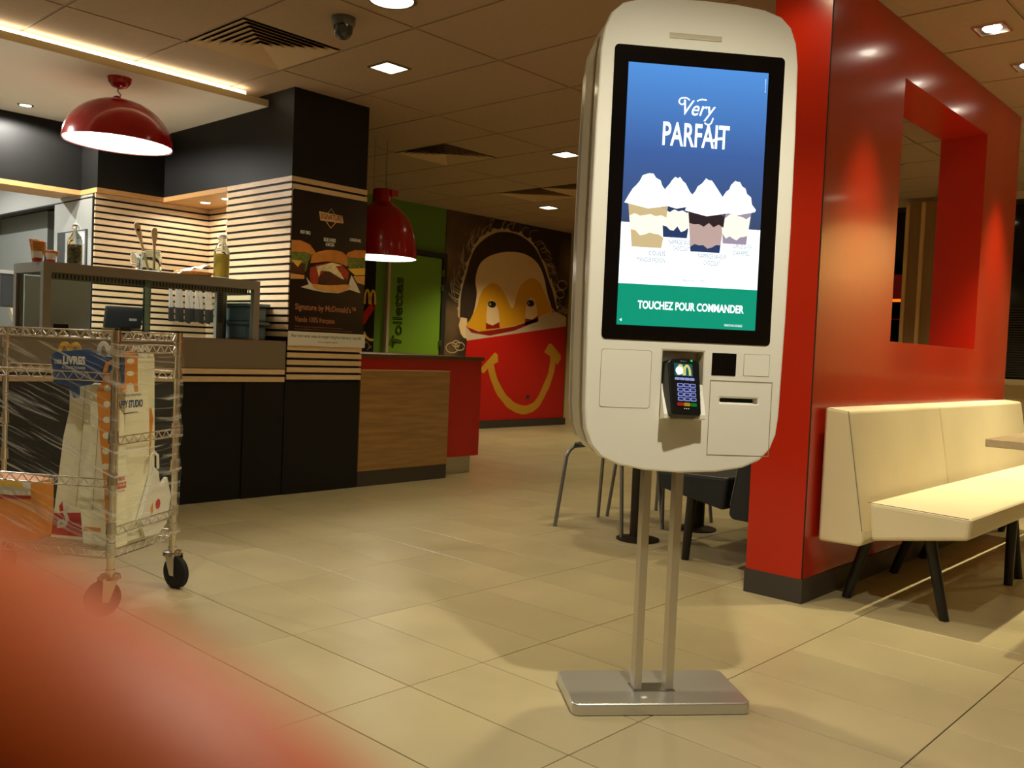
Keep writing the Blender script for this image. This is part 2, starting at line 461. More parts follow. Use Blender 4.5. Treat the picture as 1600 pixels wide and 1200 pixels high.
# dark windows in the right wall with wooden piers between them
struct(box('wall_lintel', 'wall_cream', 8.85, 9.0, -3, 4.6, 2.50, 2.7))
struct(box('trim_1', 'wall_cream', 8.74, 8.86, -3, 4.6, .86, .91))
WY = [-3.0, -1.75, -.55, .62, 1.45, 2.30, 2.92, 3.35, 4.6]
def pier(y0, y1, m='pier_wood'):
    p = struct(box('wall_pier', m, 8.80, 9.0, y0, y1, .86, 2.52))
    return p
k = 1
PIERS = [(-2.2, -1.7), (-1.0, -.06), (.66, .76), (.86, 1.02)]
for y0, y1 in PIERS: pier(y0, y1)
pr_ = pier(2.60, 3.16, 'curtain_wood')
for yb in (2.98, 3.12): MB().box(8.775, 8.80, yb, yb+.03, .86, 2.52).build('batten', 'pier_wood', pr_)
prev = -3.0
for y0, y1 in PIERS+[(2.60, 3.16), (4.6, 4.6)]:
    if y0-prev > .1:
        w = struct(box('window_%d' % k, 'night_glass', 8.93, 8.95, prev, y0, .88, 2.52)); k += 1
        MB().box(8.90, 8.94, prev, prev+.03, .88, 2.52).box(8.90, 8.94, y0-.03, y0, .88, 2.52).box(8.90, 8.94, prev, y0, .88, .92).box(8.90, 8.94, prev, y0, 2.46, 2.52).build('window_frame', 'frame_dark', w)
        if -1.8 < prev < 2.0:
            for s in range(28):
                zz = .93+s*.022
                MB().box(8.86, 8.885, prev+.03, y0-.03, zz, zz+.012).build('blind_slat', 'blind', w)
        if prev > 3:
            MB().box(8.905, 8.925, prev, y0, 1.60, 1.625).build('reflection_strip', 'line_orange', w)  # glowing strip stands in for lamps reflected in the dark glass
            MB().box(8.90, 8.93, prev, y0, 1.63, 1.86).build('red_panel', 'red_counter', w)
            MB().box(8.905, 8.925, prev, y0, 1.43, 1.436).build('reflection_line', 'red_counter', w)  # red line painted as a reflection in the window glass
    prev = y1

# green wall details: door with frame, lettering
FW = Frame((0, 7.735, 0), (1, 0, 0), (0, 0, 1))
door = struct(MB().box(6.31, 7.065, 7.70, 7.735, .0, 1.985).build('door_1', 'green_door', None, bevel=.004))
MB().box(6.275, 6.308, 7.69, 7.735, 0, 2.03).build('door_frame', 'mural_pale', door)
MB().box(7.07, 7.135, 7.685, 7.735, 0, 2.045).build('door_frame', 'frame_dark', door)
MB().box(6.30, 7.075, 7.685, 7.735, 1.99, 2.045).build('door_frame', 'frame_dark', door)
for z in (1.78, 1.615, .98): MB().box(7.058, 7.084, 7.676, 7.70, z, z+.07).build('hinge', 'steel', door)
FD = Frame((0, 7.699, 0), (0, 0, 1), (-1, 0, 0))
text('lettering', 'Toilettes', FD, .945, -6.50, .775, .135, 'green_dark', door, w=.002, outline=.0042)
box('door_lever', 'steel', 6.35, 6.44, 7.66, 7.70, 1.02, 1.04, door)

# the mural: a child's face behind a red meal box
mu = root('mural', 'large brown wall mural of a face behind a red smiling meal box', 'mural', (8.25, 7.73, .09))
box('mural_sheet', 'mural_back', 7.135, 9.40, 7.728, 7.734, .09, 2.563, mu)
FMU = Frame((0, 7.7275, 0), (1, 0, 0), (0, 0, 1))
rim = [(7.404,1.333),(7.37,1.599),(7.442,1.859),(7.521,2.065),(7.632,2.234),(7.807,2.384),(8.055,2.473),(8.359,2.497),(8.636,2.425),(8.886,2.207),(8.996,2.0),(9.112,1.727),(9.226,1.512),(9.355,1.456)]
sp = spline([p+(0,) for p in rim], 8); rs = []
for i, p in enumerate(sp):
    w = .018+.05*max(0, math.sin(i/len(sp)*PI*1.0))*(.5+.5*random.random())
    rs.append(((p[0]+random.uniform(-.012, .012), p[1]+random.uniform(-.012, .012)), w))
hair = [(7.405,1.319),(7.409,1.602),(7.475,1.834),(7.542,2.039),(7.634,2.191),(7.811,2.326),(8.016,2.409),(8.275,2.426),(8.502,2.379),(8.692,2.279),(8.845,2.11),(8.978,1.904),(9.088,1.725),(9.176,1.509),(8.807,1.27),(7.593,1.157)]
hair_s = [q[:2] for q in spline([p+(0,) for p in hair[:14]], 5)] + hair[14:]
rimpoly = [q[:2] for q in spline([(p[0]+(p[0]-8.3)*.03, p[1]+.035, 0) for p in hair[:14]], 6)]
rimpoly = [(x+random.uniform(-.02, .02), y+random.uniform(-.02, .03)) for x, y in rimpoly]
shape('hair_glow', FMU, rimpoly+hair[14:], 'mural_rim', mu, .0002)
shape('hair', FMU, hair_s, 'mural_hair', mu, .001)
strands = []
strand_mb = MB()
for s in range(60):
    t = random.uniform(.05, .98); i = int(t*(len(sp)-2)); p = Vector(sp[i]); q = Vector(sp[i+1]); tg = (q-p).normalized(); nn = Vector((-tg.y, tg.x, 0))
    a = p-nn*.03; b = p+tg*random.uniform(.02, .1)+nn*random.uniform(.03, .12); c = b+tg*random.uniform(.04, .16)+nn*random.uniform(-.02, .06)
    pts = spline([tuple(a), tuple((a+b)/2+nn*.02), tuple(b), tuple(c)], 4)
    rb = ribbon([(x, y) for x, y, _ in pts], .005)
    m = len(rb); h = m//2
    strand_mb.add([FMU.p(x, y, .0019) for x, y in rb], [(j, j+1, m-2-j, m-1-j) for j in range(h-1)])
for cx, cy, R in ((7.30, .97, .10), (7.42, .99, .08), (7.36, 1.02, .06), (9.26, 1.86, .1), (9.22, 1.74, .09)):
    pts = [(cx+R*math.cos(a*.5), cy+R*.6*math.sin(a*.5)) for a in range(13)]
    rb = ribbon(pts, .011); m = len(rb); h = m//2
    strand_mb.add([FMU.p(x, y, .0019) for x, y in rb], [(j, j+1, m-2-j, m-1-j) for j in range(h-1)])
tag(strand_mb.build('hair_strands', 'mural_rim', mu), kind='stuff')
skin = [(7.508,1.239),(7.62,1.388),(7.668,1.621),(7.637,1.791),(7.688,1.968),(7.825,2.082),(8.074,2.167),(8.378,2.199),(8.608,2.163),(8.776,2.072),(8.881,1.927),(8.967,1.716),(9.05,1.565),(9.085,1.409),(8.353,1.189),(7.595,1.129)]
shape('face', FMU, [q[:2] for q in spline([p+(0,) for p in skin[:14]], 5)]+skin[14:], 'mural_skin', mu, .0022)
shape('ear', FMU, [(7.416,1.334),(7.39,1.234),(7.43,1.14),(7.477,1.095),(7.537,1.083),(7.523,1.326)], 'mural_skin', mu, .0022)
arch = [(7.508,1.239),(7.583,1.329),(7.676,1.478),(7.729,1.625),(7.805,1.718),(7.907,1.773),(8.034,1.76),(8.147,1.671),(8.243,1.544),(8.299,1.493),(8.344,1.55),(8.376,1.673),(8.449,1.799),(8.58,1.886),(8.694,1.899),(8.815,1.844),(8.919,1.712),(9.025,1.579),(9.117,1.512),(8.797,1.409),(8.348,1.279),(7.92,1.2),(7.674,1.166)]
shape('yellow_handle', FMU, [q[:2] for q in spline([p+(0,) for p in arch[:19]], 4)]+arch[19:], 'mural_yellow', mu, .003)
h1 = [(7.856,1.212),(7.845,1.401),(7.859,1.518),(7.918,1.581),(7.991,1.557),(8.054,1.443),(8.082,1.326),(8.071,1.231)]
h2 = [(8.559,1.296),(8.552,1.472),(8.562,1.595),(8.631,1.661),(8.712,1.636),(8.767,1.516),(8.798,1.394),(8.792,1.347)]
for h in (h1, h2): shape('eye_hole', FMU, h, 'mural_skin', mu, .0038)
for ex, ey in ((7.935, 1.520), (8.64, 1.578)):
    shape('eye', FMU, [(ex+.072*math.cos(a*PI/8), ey+.042*math.sin(a*PI/8)) for a in range(16)], 'mural_eye', mu, .0044)
    shape('eye_white', FMU, [(ex-.05, ey-.004), (ex-.03, ey+.02), (ex-.018, ey-.018)], 'mural_pale', mu, .005)
shape('box_rim', FMU, [(7.51,1.211),(7.922,1.165),(8.44,1.238),(8.799,1.378),(9.127,1.506),(9.366,1.44),(9.375,1.312),(7.53,1.063)], 'mural_pale', mu, .0046)
shape('box_inside', FMU, [(7.52,1.225),(7.72,1.178),(7.92,1.2),(8.35,1.27),(8.8,1.40),(8.797,1.36),(8.35,1.215),(7.92,1.135),(7.60,1.16)], 'mural_red_dark', mu, .0052)
shape('box_inside', FMU, [(7.848,1.212),(7.843,1.29),(7.958,1.261),(8.075,1.311),(8.088,1.237)], 'mural_red_dark', mu, .0052)
shape('box_inside', FMU, [(8.55,1.289),(8.553,1.381),(8.683,1.372),(8.796,1.431),(8.801,1.351)], 'mural_red_dark', mu, .0052)
shape('red_box', FMU, [(7.53,1.063),(9.375,1.319),(9.385,.095),(7.45,.095)], 'mural_red', mu, .0058)
sm = spline([p+(0,) for p in [(7.946,.80),(8.004,.643),(8.136,.449),(8.321,.297),(8.505,.225),(8.666,.216),(8.848,.289),(9.002,.492),(9.109,.714),(9.135,.95)]], 6)
shape('smile', FMU, ribbon([(x, y) for x, y, _ in sm], [.11+random.uniform(-.008, .008) for _ in sm]), 'mural_mustard', mu, .0066)
shape('smile_corner', FMU, [(7.847,.677),(7.775,.69),(7.79,.74),(8.02,.935),(8.07,.91),(8.085,.82),(7.93,.76)], 'mural_mustard', mu, .0068)
shape('smile_corner', FMU, [(9.03,1.07),(9.08,1.08),(9.285,.93),(9.29,.88),(9.225,.80),(9.10,.90),(8.946,.963)], 'mural_mustard', mu, .0068)
box('wall_socket', 'dark_grey', 8.635, 8.685, 7.715, 7.7285, .355, .405, mu)
struct(box('baseboard_back', 'plinth_grey', 7.07, 9.42, 7.70, 7.734, 0, .09))
# dark poster beside the green door
po = root('poster', 'dark narrow poster with a red meal box beside the green strip', 'poster', (6.0, 7.73, .9))
box('poster_sheet', 'poster_black', 5.60, 6.135, 7.728, 7.734, .88, 2.20, po)
shape('printed_box', FMU, [(5.98,1.30),(6.09,1.42),(6.13,1.36),(6.00,1.18),(5.90,1.2)], 'mural_red', po, .001)
shape('printed_arches', FMU, M_pts(5.98, 1.40, .17, .16), 'card_yellow', po, .0018)
shape('printed_smile', FMU, ribbon([(6.00,1.10),(6.03,1.05),(6.08,1.02),(6.13,1.02)], .025), 'card_yellow', po, .001)
shape('printed_scribble', FMU, ribbon([(5.98,.95),(6.04,1.0),(6.08,.96),(6.05,.91),(6.11,.95)], .012), 'ink_grey', po, .001)

# ------------------------------------------------------------------ counter pillar with slats, soffits, niche
pil = root('pillar', 'black pillar clad with pale wood slats left of the red pendant', 'pillar', (3.5, 5.3, 0))
pil['kind'] = 'structure'; del pil['category']; del pil['label']; pil.name = 'wall_pillar'; OFF['wall_pillar'] = Vector((3.5, 5.3, 0))
box('pillar_core', 'black_panel', 3.222, 3.796, 4.928, 5.70, 0, ZC, pil)
box('pillar_cladding', 'black_panel', 3.214, 3.80, 4.92, 4.93, 0, .715, pil)
box('pillar_cladding', 'black_panel', 3.214, 3.80, 4.92, 5.70, 2.012, ZC, pil)
PIT, SH = .0465, .031
def slats(n, z0, x0, x1, y0, y1, parent, m='slat_wood'):
    me = None
    for k in range(n):
        if me is None:
            o = MB().box(x0, x1, y0, y1, 0, SH).build('wood_slat', m, parent); me = o; base = o.location.copy()
        else:
            o = me.copy(); C.objects.link(o); o.parent = parent
        o.location = (0, 0, z0-k*PIT)
slats(2, 1.981, 3.214, 3.804, 4.916, 4.928, pil)
slats(22, 1.981, 3.214-.002, 3.222, 4.916, 5.70, pil)
slats(5, .921, 3.222, 3.804, 4.916, 4.928, pil)
niche = struct(box('wall_niche', 'slat_back', 2.73, 3.75, 6.665, 6.80, .9, 2.0))
slats(22, 1.945, 2.722, 3.60, 6.65, 6.665, niche)
niche2 = struct(box('wall_niche_side', 'slat_back', 3.615, 3.80, 5.70, 6.80, 0, 2.0))
slats(22, 1.945, 3.60, 3.615, 5.70, 6.65, niche2)
struct(box('wall_behind_pillar', 'black_panel', 3.62, 3.80, 5.70, 7.735, 0, ZC))
so = root('ceiling_soffit_black', 'x', 'x', (3.2, 6, 2)); so['kind'] = 'structure'; del so['category']; del so['label']
box('soffit_face', 'black_panel', 3.214, 3.62, 5.70, 6.66, 2.012, 2.482, so)
box('soffit_face', 'black_panel', 2.72, 3.214, 6.62, 7.0, 2.012, 2.482, so)
box('soffit_face', 'black_panel', -2.5, 2.72, 6.90, 7.05, 2.012, 2.482, so)
box('wood_edge', 'niche_wood', 3.21, 3.62, 5.70, 6.66, 1.978, 2.012, so)
box('wood_edge', 'niche_wood', 2.716, 3.21, 6.616, 7.0, 1.978, 2.012, so)
box('wood_edge', 'niche_wood', -2.5, 2.716, 6.896, 7.05, 1.978, 2.012, so)
box('wood_edge', 'niche_wood', -2.5, 2.71, 7.05, 7.30, 1.985, 2.0, so)
ws = root('ceiling_soffit_white', 'x', 'x', (1, 6, 2.48)); ws['kind'] = 'structure'; del ws['category']; del ws['label']
box('soffit_board', 'soffit_white', -2.5, 3.214, 5.225, 9.4, 2.482, 2.50, ws)
box('soffit_fascia', 'cream_paint', -2.5, 3.2135, 5.213, 5.225, 2.482, 2.524, ws)
box('cove_lamp', 'glow_cove', -2.5, 3.05, 5.214, 5.24, 2.524, 2.542, ws)

# kitchen seen past the counter
kw = struct(box('wall_kitchen', 'kitchen_panel', 2.722, 2.78, 6.70, 9.4, 1.957, 2.50))
box('side_panel', 'kitchen_panel', 2.722, 2.78, 6.69, 7.40, .0, 1.945, kw)
box('panel_seam', 'dark_seam', 2.724, 2.79, 6.69, 9.4, 1.945, 1.957, kw)
box('panel_seam', 'dark_seam', 2.716, 2.724, 6.672, 6.69, .9, 1.957, kw)
box('panel_window', 'dark_grey', 2.716, 2.722, 6.77, 7.32, 1.10, 1.725, kw)
box('window_reveal', 'kitchen_panel', 2.714, 2.7165, 6.80, 7.16, 1.10, 1.715, kw)
box('window_strip', 'soffit_white', 2.712, 2.7145, 6.81, 6.88, 1.62, 1.70, kw)
box('recess_back', 'kitchen_grey', 3.3, 3.4, 7.3, 9.4, 0, 2.0, kw)
box('recess_door', 'kitchen_grey', 2.98, 3.05, 8.25, 9.4, 0, 2.0, kw)
box('door_handle', 'black_panel', 2.965, 2.985, 8.22, 8.27, 1.56, 1.66, kw)
struct(box('wall_recess', 'dark_grey', 2.78, 3.4, 7.40, 7.46, 0, 2.0))

# ------------------------------------------------------------------ lamps
def spot(parent, x, y, z, power, col, ang=115, blend=.6, r=.035):
    l = bpy.data.lights.new('lamp_light', 'SPOT'); l.energy = power; l.color = col; l.spot_size = math.radians(ang); l.spot_blend = blend; l.shadow_soft_size = r
    o = bpy.data.objects.new('lamp_light', l); C.objects.link(o); o.parent = parent
    o.location = Vector((x, y, z))-OFF[parent.name]
    return o
def square_downlight(x, y, label, power=P_SPOT, col=WARM, s=.075, z=ZC, tilt=None, ang=115):
    t = root('ceiling_downlight', label, 'ceiling light', (x, y, z), group='square downlights in the ceiling')
    fr_ = MB()
    for a, b, c, d in ((-s-.014, s+.014, -s-.014, -s), (-s-.014, s+.014, s, s+.014), (-s-.014, -s, -s, s), (s, s+.014, -s, s)):
        fr_.box(x+a, x+b, y+c, y+d, z-.008, z+.002)
    fr_.build('frame', 'steel', t)
    box('diffuser', 'glow_warm', x-s, x+s, y-s, y+s, z-.003, z+.0, t)
    spot(t, x, y, z-.012, power, col, ang)
    return t
def round_downlight(x, y, label, power=P_SPOT, col=WARM, r=.10, z=ZC, m='glow_warm', ang=115, group='round downlights', pt=True):
    t = root('ceiling_downlight', label, 'ceiling light', (x, y, z), group=group)
    MB().lathe([(r, z), (r, z-.006), (r+.012, z-.008), (r+.02, z-.002), (r+.02, z), (r, z)], (x, y, 0), 28, cap=False).build('trim_ring', 'steel', t, smooth=True)
    MB().lathe([(0, z-.002), (r, z-.002), (r, z)], (x, y, 0), 28).build('diffuser', m, t)
    if pt: spot(t, x, y, z-.012, power, col, ang)
    return t
round_downlight(2.66, 3.31, 'large round ceiling light at the top edge near the camera dome', power=P_SPOT*.24, r=.10)
square_downlight(3.307, 4.115, 'bright square ceiling light between air vent and pillar', power=P_SPOT*.24)
square_downlight(7.587, 6.579, 'small distant square ceiling light above the mural', power=P_SPOT*2.1)
round_downlight(2.55, 1.83, 'round ceiling light above and behind the kiosk', power=P_SPOT*.98)
round_downlight(1.45, .55, 'round ceiling light above the photographer in front of kiosk', power=P_SPOT*2.05, col=(1, .95, .76), ang=124)
round_downlight(.55, 2.15, 'added unseen ceiling light brightening the trolley, left of the photographer', power=P_SPOT*.75, col=(1, .95, .76), ang=105)  # extra lamp out of view, added to brighten the trolley front
def gimbal(x, y, label, power, ang=57):
    t = root('ceiling_downlight', label, 'ceiling light', (x, y, ZC), group='spot lights above the cream bench')
    s = .062
    fr_ = MB()
    for a, b, c, d in ((-s-.01, s+.01, -s-.01, -s), (-s-.01, s+.01, s, s+.01), (-s-.01, -s, -s, s), (s, s+.01, -s, s)):
        fr_.box(x+a, x+b, y+c, y+d, ZC-.010, ZC+.002)
    fr_.build('frame', 'chrome', t)
    box('housing', 'steel', x-s, x+s, y-s, y+s, ZC-.002, ZC+.0, t)
    MB().lathe([(0, ZC-.014), (.030, ZC-.013), (.042, ZC-.002)], (x, y, 0), 20).build('bulb', 'glow_small', t)
    spot(t, x, y, ZC-.03, power, WARM, ang, blend=1., r=.03)
for x, lb in ((3.91, 'square spot light nearest the red column end'), (4.565, 'square spot light over the bench seam'), (5.22, 'square spot light at the right frame edge'), (5.88, 'square spot light over the far bench end')):
    gimbal(x, 1.30, lb, P_SPOT*(1.65 if x < 5 else 2.75))
square_downlight(3.22, 1.70, 'ceiling spot grazing the top of the red column end', power=5.5, ang=150)
for x, lb in ((4.2, 'ceiling spot over the dark bench near the chairs'), (5.6, 'ceiling spot over the dark bench middle'), (7.2, 'ceiling spot by the far right windows')):
    square_downlight(x, 2.75, lb, power=P_SPOT*.6)
square_downlight(8.42, -.52, 'added unseen spot washing the window pier for the red wall reflection', power=320, ang=140)  # added lamp out of view; gives the red wall its warm reflection
square_downlight(5.6, 4.7, 'ceiling spot over the aisle towards the toilets', power=P_SPOT*.3)
def tiny_spot(x, y, z, label, power, col=NEUTRAL):
    t = root('ceiling_downlight', label, 'ceiling light', (x, y, z), group='small recessed spots over the counter')
    MB().lathe([(.035, z), (.035, z-.004), (.05, z-.003), (.052, z), (.035, z)], (x, y, 0), 20, cap=False).build('trim_ring', 'chrome', t, smooth=True)
    MB().lathe([(0, z-.003), (.035, z-.002), (.035, z)], (x, y, 0), 20).build('bulb', 'glow_small', t)
    spot(t, x, y, z-.02, power, col, 168, r=.02, blend=.25)
tiny_spot(2.231, 6.611, 2.482, 'tiny recessed spot in the white soffit at left', 60, (1, .97, .9))
tiny_spot(1.2, 6.2, 2.482, 'added unseen spot brightening the counter area beyond the left edge', 80, (1, .97, .9))  # fill lamp out of view, added to lift counter and soffit
tiny_spot(1.3, 8.1, 2.482, 'added unseen spot brightening the kitchen hood and recess at left', 150, (1, .98, .94))  # fill lamp out of view, added to light the hood and recess
tiny_spot(3.384, 6.31, 1.978, 'tiny recessed spot in the wooden niche ceiling', 7)
tiny_spot(3.375, 5.987, 1.978, 'tiny recessed spot beside the pillar in the niche ceiling', 7)
def dome_lamp():
    x, y = 2.336, 5.408; z1 = 2.095; R = .305
    t = root('pendant_lamp', 'red dome pendant lamp hanging over the glass food case', 'pendant lamp', (x, y, 2.482), group='red pendant lamps')
    M = Matrix.Rotation(math.radians(1.6), 3, fw)
    prof = [(R*math.cos(a*PI/2/14), R*.86*math.sin(a*PI/2/14)) for a in range(14)]+[(.02, R*.86)]
    inner = [(r-.006 if r > .03 else r, h-.006) for r, h in prof]
    MB().lathe(prof, (x, y, z1), 40, M, cap=False).build('shade', 'red_lamp', t, smooth=True)
    MB().lathe([(R-.006, .004)]+[(r, h) for r, h in inner[1:]], (x, y, z1), 40, M, cap=False).build('shade_lining', 'lamp_inside', t, smooth=True)
    MB().lathe([(0, .012), (R-.01, .012), (R-.01, .016), (0, .016)], (x, y, z1), 40, M).build('diffuser', 'glow_white', t)
    MB().lathe([(.068, 0), (.062, -.028), (.045, -.05), (.02, -.06), (0, -.061)], (x, y, 2.482), 24).build('ceiling_rose', 'red_lamp', t, smooth=True)
    MB().tube([(x, y, 2.425), (x-.012, y, 2.405), (x+.008, y, 2.385), (x, y, 2.36), (x-.012, y, z1+R*.85)], .004).build('cord', 'ink_grey', t)
    MB().lathe([(.025, 0), (.025, .02), (.012, .03)], (x-.012, y, z1+R*.85-.01), 16).build('cap', 'red_lamp', t)
    spot(t, x, y, z1-.03, 95, WHITE, 150, r=.2)
dome_lamp()
def bell_lamp():
    x, y = 4.482, 5.6; z1 = 1.655; R = .285
    t = root('pendant_lamp', 'red bell pendant lamp with square cap beside the burger poster', 'pendant lamp', (x, y, 2.56), group='red pendant lamps')
    prof = [(R, 0), (R*.985, .06), (R*.95, .14), (R*.87, .23), (R*.74, .31), (R*.56, .37), (R*.36, .41), (.075, .43)]
    prof = [(a[0], a[1]) for a in [q[:2] for q in spline([(r, h, 0) for r, h in prof], 3)]]
    MB().lathe(prof, (x, y, z1), 40, cap=False).build('shade', 'red_lamp', t, smooth=True)
    MB().lathe([(max(.01, r-.006), h-.003) for r, h in prof], (x, y, z1), 40, cap=False).build('shade_lining', 'lamp_inside', t, smooth=True)
    MB().lathe([(0, .012), (R-.01, .012), (R-.01, .016), (0, .016)], (x, y, z1), 40).build('diffuser', 'glow_white', t)
    MB().lathe([(.078, .42), (.078, .52), (.07, .53), (0, .53)], (x, y, z1), 20).build('cap', 'red_lamp', t, smooth=True)
    box('cap_bracket', 'red_counter', x+.02, x+.085, y-.085, y-.07, z1+.48, z1+.525, t)
    MB().tube([(x+.03, y, z1+.53), (x+.03, y, 2.565)], .004).build('cord', 'ink_grey', t)
    MB().tube([(x-.09, y, z1+.53), (x-.09, y, 2.565)], .003).build('cord', 'ink_grey', t)
    spot(t, x, y, z1-.03, 26, WARM, 150, r=.2)
bell_lamp()
# air vents in the ceiling
vlabels = {}
for n_, (vx, vy, s) in enumerate(vents):
    cx, cy = vx+s/2, vy+s/2
    lb = 'square louvred air vent ' + ('nearest the counter pendant' if vx < 3 else 'in the middle ceiling right of the pillar' if vx < 6 else ('above the mural, left of the pair' if vy > 5.7 else 'above the mural, half hidden by the kiosk'))
    t = root('air_vent', lb, 'air vent', (cx, cy, ZC), group='ceiling air vents')
    h = s/2
    MB().box(cx-h, cx+h, cy-h, cy+h, ZC+.075, ZC+.085).build('duct', 'vent_dark', t)
    for k in range(7):
        a = h-.006-k*.041; z0 = ZC-.004-.000*k; b = a-.05 if k < 6 else .005; z1 = z0+(.019 if k < 6 else .012)
        v = [(cx+sx*q, cy+sy*q, z) for q, z in ((a, z0), (b, z1)) for sx, sy in ((-1, -1), (1, -1), (1, 1), (-1, 1))]
        v += [(x_, y_, z_+.0025) for x_, y_, z_ in v]
        f = [(i, (i+1) % 4, (i+1) % 4+4, i+4) for i in range(4)]+[(i+12, (i+1) % 4+12, (i+1) % 4+8, i+8) for i in range(4)]+[(i, i+8, (i+1) % 4+8, (i+1) % 4) for i in range(4)]
        MB().add(v, f).build('louvre', 'vent', t)
# camera dome
t = root('security_camera', 'grey security camera dome on the ceiling near the vent', 'security camera', (2.672, 3.689, ZC))
MB().lathe([(.058, ZC), (.058, ZC-.03), (.052, ZC-.04), (.048, ZC-.042)], (2.672, 3.689, 0), 24).build('base', 'cam_grey', t, smooth=True)
MB().lathe([(.048, ZC-.04), (.046, ZC-.066), (.038, ZC-.088), (.022, ZC-.10), (0, ZC-.104)], (2.672, 3.689, 0), 24).build('dome', 'lens_dark', t, smooth=True)
MB().tube([(2.64, 3.65, ZC-.06), (2.628, 3.636, ZC-.074)], .02, 12).build('lens', 'plastic_black', t)

# ------------------------------------------------------------------ service counter
sc_ = root('service_counter', 'long black service counter with steel band below the glass case', 'counter', (1.0, 5.2, 0))
box('counter_base', 'black_panel', -2.0, 2.93, 4.935, 5.60, 0, .72, sc_)
box('counter_base', 'black_panel', 2.93, 3.2105, 4.925, 5.60, 0, .72, sc_)
box('counter_core', 'slat_back', -2.0, 3.2105, 4.935, 5.60, .72, .80, sc_)
for z in (.765, .7185): MB().box(-2.0, 3.2105, 4.922, 4.935, z, z+SH).build('wood_slat', 'slat_wood', sc_)
box('steel_band', 'grey_steel', -2.0, 3.2105, 4.92, 5.60, .800, .972, sc_)
box('worktop', 'steel', -2.0, 3.2105, 4.92, 5.62, .972, .976, sc_)
bc = root('back_counter', 'steel back counter along the slatted niche wall', 'counter', (3.0, 6.3, 0))
box('counter_top', 'steel', 2.75, 3.60, 6.10, 6.65, .88, .92, bc)
box('counter_body', 'kitchen_grey', 2.78, 3.60, 6.13, 6.65, 0, .88, bc)
# poster on the pillar
FP = Frame((0, 4.9110, 0), (1, 0, 0), (0, 0, 1))
p1 = root('poster', 'black burger poster mounted on the slatted pillar front', 'poster', (3.52, 4.915, 1.04))
box('poster_sheet', 'poster_black', 3.220, 3.804, 4.9110, 4.9150, 1.042, 1.933, p1)
def bsm(pts, k=3): return [q[:2] for q in spline([p+(0,) for p in pts+[pts[0]]], k)][:-1]
shape('wrapping_paper', FP, [(3.298,1.323),(3.358,1.345),(3.336,1.39),(3.371,1.358),(3.40,1.34),(3.67,1.36),(3.691,1.433),(3.739,1.37),(3.771,1.318),(3.68,1.335),(3.593,1.305),(3.478,1.303),(3.394,1.31)], 'wrap_paper', p1, .0012)
def burger(pts_top, mid, chs, bot):
    shape('burger_filling', FP, mid, 'lettuce', p1, .0004)
    shape('burger_cheese', FP, chs, 'cheese', p1, .0014)
    shape('burger_bun', FP, pts_top, 'bun', p1, .002)
    shape('burger_bun', FP, bot, 'bun_light', p1, .0014)
burger([(3.221,1.612),(3.286,1.617),(3.355,1.599),(3.398,1.558),(3.399,1.535),(3.32,1.545),(3.221,1.539)], [(3.221,1.545),(3.385,1.54),(3.352,1.495),(3.334,1.424),(3.221,1.403)], [(3.221,1.488),(3.304,1.49),(3.272,1.447)], [(3.221,1.403),(3.322,1.4),(3.323,1.377),(3.221,1.369)])
shape('burger_patty', FP, [(3.221,1.47),(3.33,1.475),(3.325,1.41),(3.221,1.405)], 'patty', p1, .0008)
burger([(3.634,1.547),(3.655,1.579),(3.713,1.601),(3.803,1.608),(3.803,1.559),(3.70,1.55)], [(3.642,1.548),(3.803,1.56),(3.803,1.492),(3.674,1.467)], [(3.659,1.472),(3.803,1.49),(3.803,1.443),(3.721,1.435)], [(3.706,1.428),(3.803,1.437),(3.803,1.376),(3.738,1.388)])
shape('burger_tomato', FP, bsm([(3.363,1.45),(3.416,1.46),(3.431,1.363),(3.386,1.348),(3.363,1.392)]), 'bacon', p1, .0022)
shape('burger_patty', FP, bsm([(3.427,1.363),(3.439,1.42),(3.516,1.44),(3.617,1.44),(3.662,1.406),(3.656,1.37),(3.533,1.35)]), 'patty', p1, .0026)
shape('burger_bacon', FP, [(3.40,1.47),(3.52,1.50),(3.62,1.485),(3.67,1.45),(3.66,1.40),(3.60,1.42),(3.60,1.455),(3.50,1.46),(3.43,1.40),(3.41,1.42)], 'bacon', p1, .0030)
shape('burger_sauce', FP, [(3.432,1.398),(3.444,1.44),(3.515,1.441),(3.60,1.405),(3.633,1.398),(3.60,1.44),(3.56,1.478),(3.614,1.492),(3.53,1.50),(3.471,1.48),(3.41,1.462)], 'sauce', p1, .0036)
shape('burger_bun', FP, bsm([(3.362,1.48),(3.378,1.533),(3.425,1.561),(3.509,1.580),(3.596,1.579),(3.641,1.554),(3.655,1.49),(3.60,1.50),(3.50,1.505),(3.42,1.49)]), 'bun', p1, .0042)
shape('burger_bun', FP, bsm([(3.381,1.35),(3.52,1.352),(3.679,1.368),(3.651,1.327),(3.578,1.312),(3.422,1.317)]), 'bun_light', p1, .0034)
shape('emblem_diamond', FP, ribbon([(3.465,1.79),(3.513,1.848),(3.56,1.79)], .006), 'ink_grey', p1, .0006)
shape('emblem_diamond', FP, ribbon([(3.462,1.775),(3.513,1.722),(3.562,1.775)], .006), 'ink_tan', p1, .0006)
shape('emblem_banner', FP, [(3.418,1.818),(3.60,1.812),(3.612,1.765),(3.43,1.762)], 'ink_tan', p1, .0012)
text('lettering', 'SIGNATURE', FP, 3.43, 1.774, .168, .036, 'poster_black', p1, w=.0022, bold=.012)
text('lettering', 'BEEF BBQ', FP, 3.283, 1.658, .075, .024, 'ink_white', p1, bold=.02)
text('lettering', 'BLUE CHEESE', FP, 3.463, 1.633, .092, .023, 'ink_white', p1, bold=.02)
text('lettering', '& BACON', FP, 3.478, 1.604, .066, .023, 'ink_white', p1, bold=.02)
